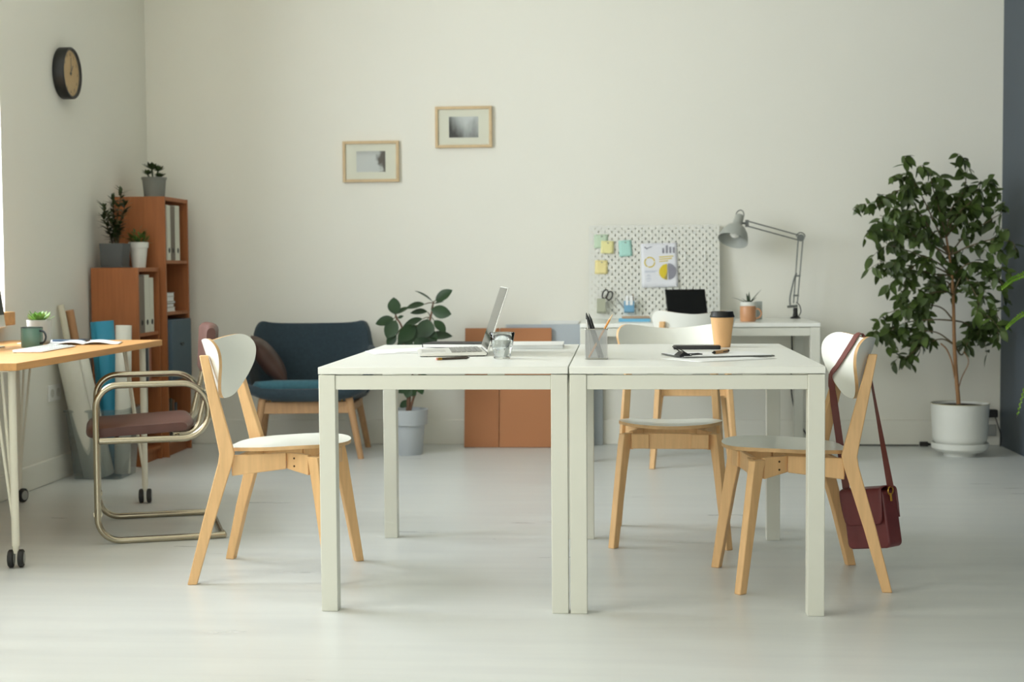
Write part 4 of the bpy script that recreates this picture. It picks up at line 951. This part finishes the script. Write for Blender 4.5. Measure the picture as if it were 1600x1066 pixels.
pot('pot', [(0, 0), (.040, 0), (.046, .095), (.046, .100), (.043, .100), (.041, .09), (0, .088)], potwhite_m, t, .09, .041)
m = MB()
for az, el, L in ((2.9, .5, .11), (.2, .9, .115), (1.4, 1.4, .07), (4.2, 1.1, .07), (5.6, .7, .07), (2.2, 1.2, .06), (3.6, .7, .06)):
    d = Vector((math.cos(az) * math.cos(el), math.sin(az) * math.cos(el), math.sin(el))); L_ = []
    for k in range(6):
        q = k / 5; ww = .0095 * (1 - q ** 1.5) + .0004; c = Vector((0, 0, .09)) + d * (L * q) + Vector((0, 0, -.25 * L * q * q * (1 - el / 1.6)))
        sd = d.cross(Vector((0, 0, 1))).normalized(); nn = sd.cross(d); L_.append([c - sd * ww, c + nn * ww * .1, c + sd * ww, c - nn * ww * .5])
    m.sweep(L_)
m.build('leaves', aloe_m, t)
o = MB().box((-.02, -.006, 0), (.02, .006, .10)).build('memo_block', mat('grey card', '#a9b0ac', .6), None, loc=(.772, 8.20, DT), bevel=.001); tag(o, 'grey card standing just right of the aloe on the back desk', 'card')

# desk lamp
t = thing('desk_lamp', 'grey articulated desk lamp clamped to the back desk', 'lamp', (.990, 8.33, DT))
m = MB(); m.lathe([(0, .0002), (.028, .0002), (.028, .006), (.016, .012), (.0125, .030), (.0125, .060), (0, .060)], 28); m.box((-.018, -.018, -.0), (.018, .018, .004)); m.build('base', black_m, t, ang=40)
MB().tube(catmull([(.018, .0, .01), (.03, .0, .04), (.022, 0, .075), (.004, 0, .09)], 6), .0028, 8).build('base_lever', softblack_m, t)
E0 = Vector((.0, 0, .085)); E1 = Vector((.028, 0, .452)); E2 = Vector((-.272, -.015, .535))
m = MB()
for dx in (-.013, .013): m.tube([E0 + Vector((dx * .8, 0, 0)), E1 + Vector((dx, 0, 0))], .0035, 8)
for q in (.12, .42): c = E0.lerp(E1, q); m.box(c - Vector((.016, .004, .005)), c + Vector((.016, .004, .005)))
m.build('lower_arm', lamparm_m, t)
m = MB(); pv = Vector((0, 0, .014))
for s in (-1, 1): m.tube([E1 + pv * s + Vector((0, 0, -.002)), E2 + pv * s], .0035, 8)
m.build('upper_arm', lamparm_m, t)
m = MB(); m.tube(catmull([E0 + Vector((-.03, -.004, -.01)), E0 + Vector((-.03, -.006, .04)), E0 + Vector((-.008, -.006, .14)), E0 + Vector((.006, -.004, .17))], 6), .0045, 8); m.tube([E0 + Vector((-.045, 0, -.02)), E0 + Vector((.012, 0, -.014))], .007, 8); m.build('spring', lamparm_m, t)
m = MB(); m.tube([E1 + Vector((0, -.012, 0)), E1 + Vector((0, .012, 0))], .020, 20); m.tube([E1 + Vector((.024 * math.cos(q), 0, .006 + .024 * math.sin(q))) for q in [i * PI / 10 for i in range(11)]], .003, 8); m.build('elbow_joint', lamparm_m, t)
ax = Vector((-.27, -.42, -.86)).normalized(); hd = E2 + Vector((-.052, -.012, .004)); Rh = ax.to_track_quat('Z', 'Y').to_matrix()
m = MB(); m.box(E2 - Vector((.010, .006, .020)), E2 + Vector((.010, .006, .020))); m.tube([E2, hd], .006, 10); m.build('head_joint', lamparm_m, t)
prof = [(0, -.052), (.020, -.052), (.025, -.047), (.027, .0), (.030, .012), (.052, .030), (.070, .056), (.080, .085), (.085, .112), (.0835, .112), (.078, .085), (.068, .057), (.050, .033), (.020, .020), (0, .020)]
MB().lathe(prof, 48, hd + ax * .004, Rh).build('shade', lamp_m, t, ang=50)
MB().lathe([(0, .022), (.014, .024), (.016, .04), (.028, .062), (.026, .078), (.012, .090), (0, .092)], 24, hd + ax * .004, Rh).build('bulb', mat('frosted bulb', '#f2f2ee', .2), t)
m = MB(); c0 = hd - ax * .048; sd = ax.cross(Vector((0, 1, 0))).normalized(); m.tube([c0 + sd * (.022 * math.cos(q)) - ax * (.034 * math.sin(q)) for q in [i * PI / 12 for i in range(13)]], .003, 8); m.build('handle_loop', lamparm_m, t)
m = MB(); m.tube(catmull([(.985, 8.47, .70), (.99, 8.475, .5), (.985, 8.475, .32), (1.02, 8.47, .16), (1.10, 8.465, .03), (1.20, 8.46, .006), (1.38, 8.455, .0045), (1.56, 8.45, .0045), (1.70, 8.44, .006)], 8), .0042, 8)
o = m.build('floor_cable', mat('dark cord', '#3a3b3a', .6), None); tag(o, 'dark cord dropping behind the back desk and running along the floor', 'cord')
t = thing('cord_connector', 'black plug connector lying on the floor left of the ficus pot', 'connector', (1.732, 8.44, 0), -.1)
MB().box((-.028, -.016, .0005), (.020, .016, .026)).build('body', softblack_m, t, bevel=.005); MB().tube([(.018, 0, .012), (.045, 0, .010)], [.008, .004], 10).build('sleeve', softblack_m, t)
t = thing('wall_socket', 'pale wall socket low behind the ficus pot in the right corner', 'socket', (2.085, YB - .0142, .085))
MB().box((-.055, -.012, -.03), (.055, -.0003, .035)).build('plate', greyp_m, t, bevel=.003)
t = thing('power_adapter', 'black power adapter on the back wall in the right corner', 'adapter', (2.098, YB, .185))
MB().box((-.035, -.05, -.022), (.045, -.0005, .022)).build('body', softblack_m, t, bevel=.005); MB().tube(catmull([(.03, -.045, -.02), (.04, -.06, -.06), (.055, -.08, -.13), (.045, -.10, -.179)], 5), .003, 8).build('lead', softblack_m, t)

# ------------------------------------------------------------------ ficus tree
FX, FYY = 1.838, 8.045
t = thing('ficus_tree', 'tall ficus tree with drooping dark leaves in a white pot with saucer', 'plant', (FX, FYY, 0))
MB().lathe([(0, .058), (.118, .058), (.136, .074), (.144, .100), (.152, .275), (.155, .282), (.149, .284), (.146, .240), (0, .236)], 64).build('pot', [potwhite_m], t)
MB().tube([(.1525 * math.cos(2 * PI * k / 64), .1525 * math.sin(2 * PI * k / 64), .283) for k in range(64)], .0022, 6, closed=True).build('pot_rim', rimgold_m, t)
MB().lathe([(0, 0), (.085, 0), (.090, .016), (.128, .026), (.148, .042), (.152, .070), (.147, .072), (.142, .058), (.135, .0565), (0, .055)], 64).build('saucer', potwhite_m, t)
MB().lathe([(0, .279), (.07, .277), (.12, .272), (.1445, .264)], 40).build('soil', soil_m, t)
TR = [(1.828, .25), (1.828, .301), (1.817, .422), (1.805, .595), (1.801, .734), (1.796, .872), (1.789, .975), (1.774, 1.079), (1.757, 1.182)]
m = MB(); rnd = random.Random(21)
def F(x, z, y=0): return Vector((x - FX, y, z))
c = catmull([F(x, z) for x, z in TR], 5); m.tube(c, [.0125 - .007 * i / len(c) for i in range(len(c))], 12)
m.tube(catmull([F(1.808, .42), F(1.79, .50, -.02), F(1.755, .575, -.05), F(1.72, .61, -.06)], 5), .004, 8)
m.tube(catmull([F(1.826, .35), F(1.85, .42, .02), F(1.885, .49, .03), F(1.882, .53, .03), F(1.86, .56, .03)], 5), .0028, 8)
m.build('trunk', bark_m, t)
BR = [(5, [(1.73, 1.079), (1.628, 1.166), (1.492, 1.201), (1.363, 1.227)]), (5, [(1.697, 1.045), (1.561, 1.097), (1.442, 1.133)]), (6, [(1.662, 1.217), (1.559, 1.356), (1.474, 1.425), (1.342, 1.337)]), (6, [(1.678, 1.269), (1.592, 1.424), (1.507, 1.545)]), (7, [(1.712, 1.32), (1.667, 1.44), (1.642, 1.519)]), (7, [(1.779, 1.319), (1.846, 1.421), (1.868, 1.541)]), (7, [(1.796, 1.285), (1.897, 1.386), (1.99, 1.471)]), (6, [(1.848, 1.181), (1.948, 1.249), (2.032, 1.3)]), (6, [(1.865, 1.13), (1.966, 1.163), (2.054, 1.152)]), (5, [(1.883, 1.043), (1.967, 1.008), (2.019, .922)]), (5, [(1.714, .976), (1.595, .994), (1.511, .908)]), (4, [(1.732, .889), (1.63, .873), (1.535, .821)]), (4, [(1.867, .906), (1.952, .836), (2.004, .733)]), (3, [(1.732, .803), (1.597, .811), (1.454, .763)]), (2, [(1.717, .665), (1.598, .665), (1.496, .638)]), (2, [(1.734, .63), (1.632, .596), (1.547, .527)]), (3, [(1.699, .734), (1.563, .717), (1.441, .649)]), (2, [(1.853, .543), (1.903, .63), (2.004, .681)]), (3, [(1.869, .716), (1.937, .681), (2.025, .629)]), (7, [(1.746, 1.251), (1.755, 1.354), (1.768, 1.449)]), (6, [(1.628, 1.183), (1.526, 1.27), (1.441, 1.305)]), (5, [(1.629, 1.045), (1.544, .994), (1.469, 1.04)]), (7, [(1.83, 1.267), (1.931, 1.335), (1.98, 1.403)]), (4, [(1.765, .941), (1.698, .838), (1.648, .734)]), (4, [(1.833, .975), (1.884, .871), (1.902, .768)]), (6, [(1.815, 1.113), (1.832, 1.027), (1.873, .94)]), (7, [(1.696, 1.182), (1.627, 1.269), (1.576, 1.321)])]
TI = {2: .60, 3: .73, 4: .87, 5: .975, 6: 1.08, 7: 1.18}
tw = MB(); lf = MB()
def ficus_leaf(p, L=None):
    az = rnd.uniform(0, 2 * PI); el = rnd.uniform(-1.35, -.25) if rnd.random() < .82 else rnd.uniform(-.2, .5)
    d = Vector((math.cos(az) * math.cos(el), math.sin(az) * math.cos(el), math.sin(el)))
    nn = Vector((rnd.uniform(-.6, .6), -1 + rnd.uniform(-.1, .9), rnd.uniform(.1, 1.1)))
    L = L or rnd.uniform(.052, .088); lf.leaf(p, d, nn, L, L * rnd.uniform(.42, .52), .22, rnd.uniform(.0, .25), 5, .80, .9)
for lev, pts in BR:
    z0 = TI[lev]; x0 = min(TR, key=lambda q: abs(q[1] - z0))[0]; yd = rnd.uniform(-.26, .20)
    P = [F(x0, z0)] + [F(min(x, 2.03), z, yd * (i + 1) / len(pts)) for i, (x, z) in enumerate(pts)]
    c = catmull(P, 6); tw.tube(c, [.0042 * (1 - .75 * i / len(c)) + .0007 for i in range(len(c))], 7)
    tot = len(c)
    for i in range(3, tot):
        q = i / tot
        if (lev <= 3 and q < .45) or (lev == 4 and q < .25): continue
        if rnd.random() < .8: ficus_leaf(c[i] + Vector((rnd.uniform(-.012, .012), rnd.uniform(-.02, .02), rnd.uniform(-.008, .008))))
        if i % 3 == 0 and q > .25 and rnd.random() < .85:      # side twig
            az = rnd.uniform(-.9, .9); sg = rnd.choice((-1, 1)); dv = (c[min(i + 1, tot - 1)] - c[i - 1]).normalized()
            sd = Vector((dv.z * sg * .7, rnd.uniform(-.8, .6), -dv.x * sg * .7)); e = c[i] + (sd.normalized() * .5 + dv * .6).normalized() * rnd.uniform(.06, .135 if lev > 2 else .09)
            e.x = min(e.x, 2.055 - FX); mid = c[i].lerp(e, .5) + Vector((0, 0, .012)); e2 = e + Vector((0, 0, -.02))
            s_ = catmull([c[i], mid, e2], 4); tw.tube(s_, .0011, 5)
            for j in range(1, len(s_)):
                ficus_leaf(s_[j])
                if j == 4: ficus_leaf(s_[j])
tw.build('twigs', twig_m, t); lf.build('leaves', ficus_m, t, fixn=False, ang=80)

# ------------------------------------------------------------------ fern at the right edge, on a stand just out of the picture
t = thing('plant_stand', 'wooden stand under the fern at the right picture edge', 'stand', (1.985, 6.42, 0))
MB().lathe([(0, .46), (.125, .46), (.125, .48), (0, .48)], 40).build('top', birch_m, t, ang=40)
for k in range(3):
    a = k * 2 * PI / 3 + .4; MB().tube([(.085 * math.cos(a), .085 * math.sin(a), .4595), (.118 * math.cos(a), .118 * math.sin(a), 0)], [.014, .010], 14).build('leg', birch_m, t)
t = thing('potted_fern', 'bright green fern reaching in from the right picture edge', 'plant', (1.985, 6.42, .4805))
pot('pot', [(0, 0), (.075, 0), (.10, .15), (.102, .16), (.097, .16), (.093, .145), (0, .14)], potgrey_m, t, .142, .092)
st = MB(); lf = MB(); rnd = random.Random(8)
def frond(pts, wd=.05):
    c = catmull([Vector(p) for p in pts], 9); st.tube(c, [.0022 * (1 - .7 * i / len(c)) for i in range(len(c))], 6)
    n_ = len(c)
    fine = []
    for i in range(n_ - 1):
        fine.append((c[i], (c[i + 1] - c[i]).normalized(), i / n_))
    for p, tg, q in fine:
        if q < .18: continue
        w2 = wd * (math.sin(PI * min(1, (q - .1) * .98)) ** .6 * (1 - .55 * q) + .12)
        sd = tg.cross(Vector((0, 0, 1)))
        sd = sd.normalized() if sd.length > .05 else Vector((0, 1, 0))
        for s in (-1, 1):
            lf.leaf(p, sd * s * .6 + tg * .35 + Vector((0, 0, -.55 if s > 0 else .45)), Vector((-.4, -1, .3)), w2 * rnd.uniform(.85, 1.1), .0098, .1, .2, 4)
o0 = Vector((0, 0, .14))
for tip in ((-.335, .06, .445), (-.318, .05, .272), (-.285, -.02, -.105)):
    tx, ty, tz = tip
    top_ = .40 if tz > .4 else (.34 if tz > 0 else .24)
    pts = [o0, (tx * .25, ty * .2, max(top_ * .85, .14)), (tx * .55, ty * .55, top_ + (.10 if tz > .4 else .03)), (tx * .82, ty * .8, (top_ + tz) / 2 + (.07 if tz > .4 else .02)), tip]
    frond(pts, .034 if tz > 0 else .042)
for k in range(9):
    a = -1.9 + k * .43; R_ = rnd.uniform(.10, .15)
    if math.cos(a) < -.3: a += 1
    frond([o0, (R_ * .4 * math.cos(a), R_ * .6 * math.sin(a), .32), (R_ * .8 * math.cos(a), R_ * 1.4 * math.sin(a), .36), (R_ * math.cos(a), R_ * 2.0 * math.sin(a), .26), (R_ * 1.0 * math.cos(a), R_ * 2.3 * math.sin(a), .12)], .05)
st.build('stalks', twig_m, t); lf.build('fronds', fern_m, t, fixn=False, ang=80)

# ------------------------------------------------------------------ things on the work tables
TZ = .7402
t = thing('open_laptop', 'open silver laptop seen from its side on the left work table', 'laptop', (-.437, 4.845, TZ), .155)
m = MB(); m.prism([(-.228, .004), (-.220, .010), (-.005, .0145), (0, .010), (-.004, .003), (-.22, .002)], 0, .325, lambda a, b, h: (a, h, b)); m.build('base', mat('silver laptop', '#cfcfc8', .35, metal=.35), t, bevel=.001)
m = MB()
for r_ in range(6):
    for c_ in range(13): x = -.118 + r_ * .0175; yy = .028 + c_ * .0209; m.box((x, yy, .0118 + (x + .22) * .0186), (x + .0145, yy + .0178, .0138 + (x + .22) * .0186))
m.build('keys', mat('laptop keys', '#8f8f8a', .5), t, smooth=False)
MB().box((-.215, .10, .0098), (-.135, .22, .0120), ry(-.0186), (-.18, .16, .0106)).build('trackpad', mat('trackpad', '#b9b9b3', .35), t, smooth=False)
Rs = Matrix.Rotation(.325, 3, 'Y')
def S(x, y, z): return Rs @ Vector((x, y, z)) + Vector((-.003, 0, .010))
def sbox(m, a, b):
    ps = [(x, y, z) for z in (a[2], b[2]) for y in (a[1], b[1]) for x in (a[0], b[0])]; V = [m.v(S(*p)) for p in ps]
    for q in ((0, 2, 3, 1), (4, 5, 7, 6), (0, 1, 5, 4), (2, 6, 7, 3), (0, 4, 6, 2), (1, 3, 7, 5)): m.f([V[i] for i in q])
m = MB(); sbox(m, (0, .002, .004), (.0055, .323, .230)); m.build('lid', MATS['silver laptop'], t, bevel=.001)
m = MB(); sbox(m, (-.0012, .006, .012), (-.0001, .319, .226)); m.build('screen', mat('glossy screen', '#1c1f1e', .04, spec=.9), t, smooth=False)
m = MB(); m.tube([(-.002, .03, .008), (-.002, .295, .008)], .0055, 12); m.build('hinge', darksteel_m, t)
m = MB()
for yy in (.02, .30):
    for xx in (-.21, -.02): m.box((xx - .012, yy - .010, .0002), (xx + .012, yy + .010, .0032))
m.build('foot', softblack_m, t, smooth=False)
for i, (x, y, a, lab) in enumerate(((-.765, 5.10, .35, 'white sheet of paper lying lowest left of the silver laptop'), (-.742, 5.17, .62, 'white sheet of paper lying on another behind the silver laptop'))):
    sheet('paper_sheet', lab, 'paper', (x, y, TZ + .0012 * i), a, .22, .20, paper_m, .006 if i else .003, group='loose sheets on the left work table')
t = thing('notebook', 'black notebook lying behind the silver laptop', 'notebook', (-.600, 5.425, TZ), -.12)
MB().box((-.115, -.085, 0), (.115, .085, .0025)).box((-.115, -.085, .0135), (.115, .085, .016)).box((-.115, -.085, .0025), (-.1125, .085, .0135)).build('cover', softblack_m, t, bevel=.0008)
MB().box((-.112, -.083, .0027), (.113, .083, .0133)).build('pages', paper_m, t, smooth=False)
t = thing('pencil', 'dark pencil with a brass-ended eraser lying before the silver laptop', 'pencil', (-.583, 4.640, TZ + .0042), math.atan2(.066, .097))
MB().tube([(.020, 0, 0), (.112, 0, 0)], .0042, 6).build('barrel', mat('dark pencil lacquer', '#4a3f33', .35), t); MB().tube([(.006, 0, 0), (.020, 0, 0)], .0044, 14).build('ferrule', brass_m, t)
MB().tube([(0, 0, 0), (.006, 0, 0)], .0040, 12).build('eraser', mat('pink eraser', '#c98f80', .7), t); MB().tube([(.112, 0, 0), (.122, 0, 0)], [.0042, .0006], 6).build('tip', softblack_m, t)
t = thing('water_glass', 'clear tumbler of water beside the silver laptop', 'glass', (-.377, 4.715, TZ))
MB().lathe([(0, .0003), (.0255, .0003), (.0275, .002), (.0415, .084), (.0405, .0855), (.0392, .084), (.0262, .0085), (0, .0075)], 56).build('tumbler', glass_m, t, ang=50)
MB().lathe([(0, .0078), (.0258, .0088), (.0357, .0610), (.0355, .0616), (0, .0610)], 56).build('water', water_m, t, ang=50)
t = thing('closed_notebook', 'white closed notebook lying right of the silver laptop', 'notebook', (-.318, 5.38, TZ), .02)
MB().box((-.115, -.125, 0), (.115, .125, .002)).box((-.115, -.125, .013), (.115, .125, .0155)).box((-.115, -.125, .002), (-.113, .125, .013)).build('cover', whitep_m, t, bevel=.0008); MB().box((-.1128, -.1235, .0022), (.1135, .1235, .0128)).build('pages', paper_m, t, smooth=False)
# wire-mesh pen holder
mesh_m = mat('wire mesh', '#a3a5a4', .4, metal=.6)
n, l = nodes(mesh_m); tc = n.new('ShaderNodeTexCoord'); sep = n.new('ShaderNodeSeparateXYZ'); l.new(tc.outputs['Object'], sep.inputs[0])
hx = math_node(n, l, 'ADD', math_node(n, l, 'ADD', sep.outputs[0], sep.outputs[1]), 5.0); hz = sep.outputs[2]
a = math_node(n, l, 'GREATER_THAN', math_node(n, l, 'FRACT', math_node(n, l, 'MULTIPLY', math_node(n, l, 'ADD', hx, hz), 260)), .36)
b = math_node(n, l, 'GREATER_THAN', math_node(n, l, 'FRACT', math_node(n, l, 'MULTIPLY', math_node(n, l, 'ADD', math_node(n, l, 'SUBTRACT', hx, hz), 3.0), 260)), .36)
cutout(mesh_m, math_node(n, l, 'MULTIPLY', a, b))
HX, HY = -.0725, 4.70
t = thing('pen_holder', 'square wire-mesh pen holder at the left edge of the right work table', 'pen holder', (HX, HY, TZ))
hs = .0345; H_ = .096
m = MB()
for k in range(4):
    q = rz(k * PI / 2); m.sweep([[q @ Vector((-hs, -hs, .004)), q @ Vector((hs, -hs, .004))], [q @ Vector((-hs, -hs, H_)), q @ Vector((hs, -hs, H_))]], cap=False)
m.build('mesh_wall', mesh_m, t, smooth=False)
m = MB(); m.tube([(x * 1.0, y * 1.0, H_) for x, y in rect(hs + .001, hs + .001, .005, 3)], .002, 8, closed=True); m.tube([(x, y, .0022) for x, y in rect(hs, hs, .005, 3)], .002, 8, closed=True)
for sx in (-1, 1):
    for sy in (-1, 1): m.tube([(sx * hs, sy * hs, .003), (sx * hs, sy * hs, H_)], .0011, 6)
m.build('wire_frame', steel_m, t); MB().prism(rect(hs - .001, hs - .001), .0008, .0026).build('base', steel_m, t, smooth=False)
z0 = TZ + .0034; G = 'pens in the wire-mesh holder'
stick('pen', 'silver pen at the left in the wire-mesh holder', 'pen', (HX - .018, HY + .012, z0), (HX - .033, HY + .022, TZ + .146), .0032, steel_m, softblack_m, .02, group=G)
stick('pen', 'tallest black pen leaning left in the wire-mesh holder', 'pen', (HX + .010, HY - .008, z0 + .001), (HX - .032, HY - .004, TZ + .148), .0042, softblack_m, softblack_m, .018, group=G)
stick('pen', 'thick black pen leaning left, right of the other black one in the holder', 'pen', (HX + .020, HY - .014, z0 + .001), (HX - .024, HY - .012, TZ + .146), .0045, black_m, darksteel_m, .02, group=G)
stick('pencil', 'orange pencil leaning right in the wire-mesh holder', 'pencil', (HX - .024, HY - .018, z0 + .001), (HX + .052, HY + .008, TZ + .142), .0036, mat('orange lacquer', '#d79445', .35), mat('sharpened wood', '#dcc19a', .6), .02, 6, group=G)
# takeaway cup
t = thing('takeaway_cup', 'kraft paper takeaway cup with black lid on the right work table', 'cup', (.374, 5.36, TZ))
m = MB(); m.sweep([[(r_ * (1 + a_ * math.cos(q * 48)) * math.cos(q), r_ * (1 + a_ * math.cos(q * 48)) * math.sin(q), z_) for q in [2 * PI * k / 240 for k in range(240)]] for r_, a_, z_ in ((.026, 0, .003), (.0275, 0, .0005), (.0290, 0, .0005), (.0295, .012, .004), (.0410, .012, .104), (.0415, 0, .108))]); m.build('sleeve', kraft_m, t, ang=40)
MB().lathe([(.0405, .1085), (.0445, .1085), (.0450, .112), (.0435, .114), (.0432, .117), (.0415, .119), (.0400, .128), (.0385, .1295), (.0345, .1295), (.0335, .125), (0, .125)], 64).build('lid', black_m, t, ang=40)
# dark slab phone, clipboard, pen, papers
o = MB(); o.prism(rect(.083, .038, .008, 4), 0, .0125); o = o.build('smartphone', black_m, None, loc=(.276, 5.245, TZ), rz=.0, bevel=.002); tag(o, 'black slab phone lying before the takeaway cup', 'phone')
sheet('paper_sheet', 'white sheet sticking out from under the clipboard on the right work table', 'paper', (.316, 4.678, TZ), .60, .297, .21, paper_m, .0)
CA = .30; cl = Vector((.322, 4.848, TZ + .0018))
t = thing('clipboard', 'dark clipboard of white paper on the right work table', 'clipboard', cl, CA)
MB().prism(rect(.158, .112, .010, 4), 0, .003).build('board', mat('clipboard board', '#5f625f', .5), t, bevel=.0006)
MB().box((-.150, -.105, .0032), (.147, .105, .0048)).build('paper', paper_m, t, smooth=False)
m = MB(); m.sweep([[(-.160, y, .0005), (-.120, y, .0052), (-.126, y, .0080), (-.148, y, .0200), (-.166, y, .0065)] for y in (-.095, -.045)]); m.build('clip', black_m, t, bevel=.001)
m = MB(); m.tube([(-.148, -.094, .0190), (-.172, -.090, .034), (-.172, -.050, .034), (-.148, -.046, .0190)], .0016, 8); m.tube([(-.124, -.094, .0085), (-.085, -.088, .010), (-.085, -.052, .010), (-.124, -.046, .0085)], .0016, 8); m.build('clip_handle', black_m, t)
d = rz(CA) @ Vector((1, .35, 0)).normalized(); p0 = Vector((.303, 4.800, cl.z + .0048 + .0058))
t = thing('wooden_pen', 'light wood pen with black tip lying on the clipboard', 'pen', p0, math.atan2(.20, .105))
MB().tube([(.016, 0, 0), (.118, 0, 0)], .0055, 14).build('barrel', mat('pen wood', '#c79a68', .5, var=.06, vscale=20), t); MB().tube([(0, 0, 0), (.016, 0, 0)], [.0016, .0055], 14).build('tip', softblack_m, t)
MB().tube([(.118, 0, 0), (.130, 0, 0)], [.0055, .0045], 14).box((.075, -.0065, -.0015), (.120, -.0054, .0015)).build('clip', softblack_m, t)
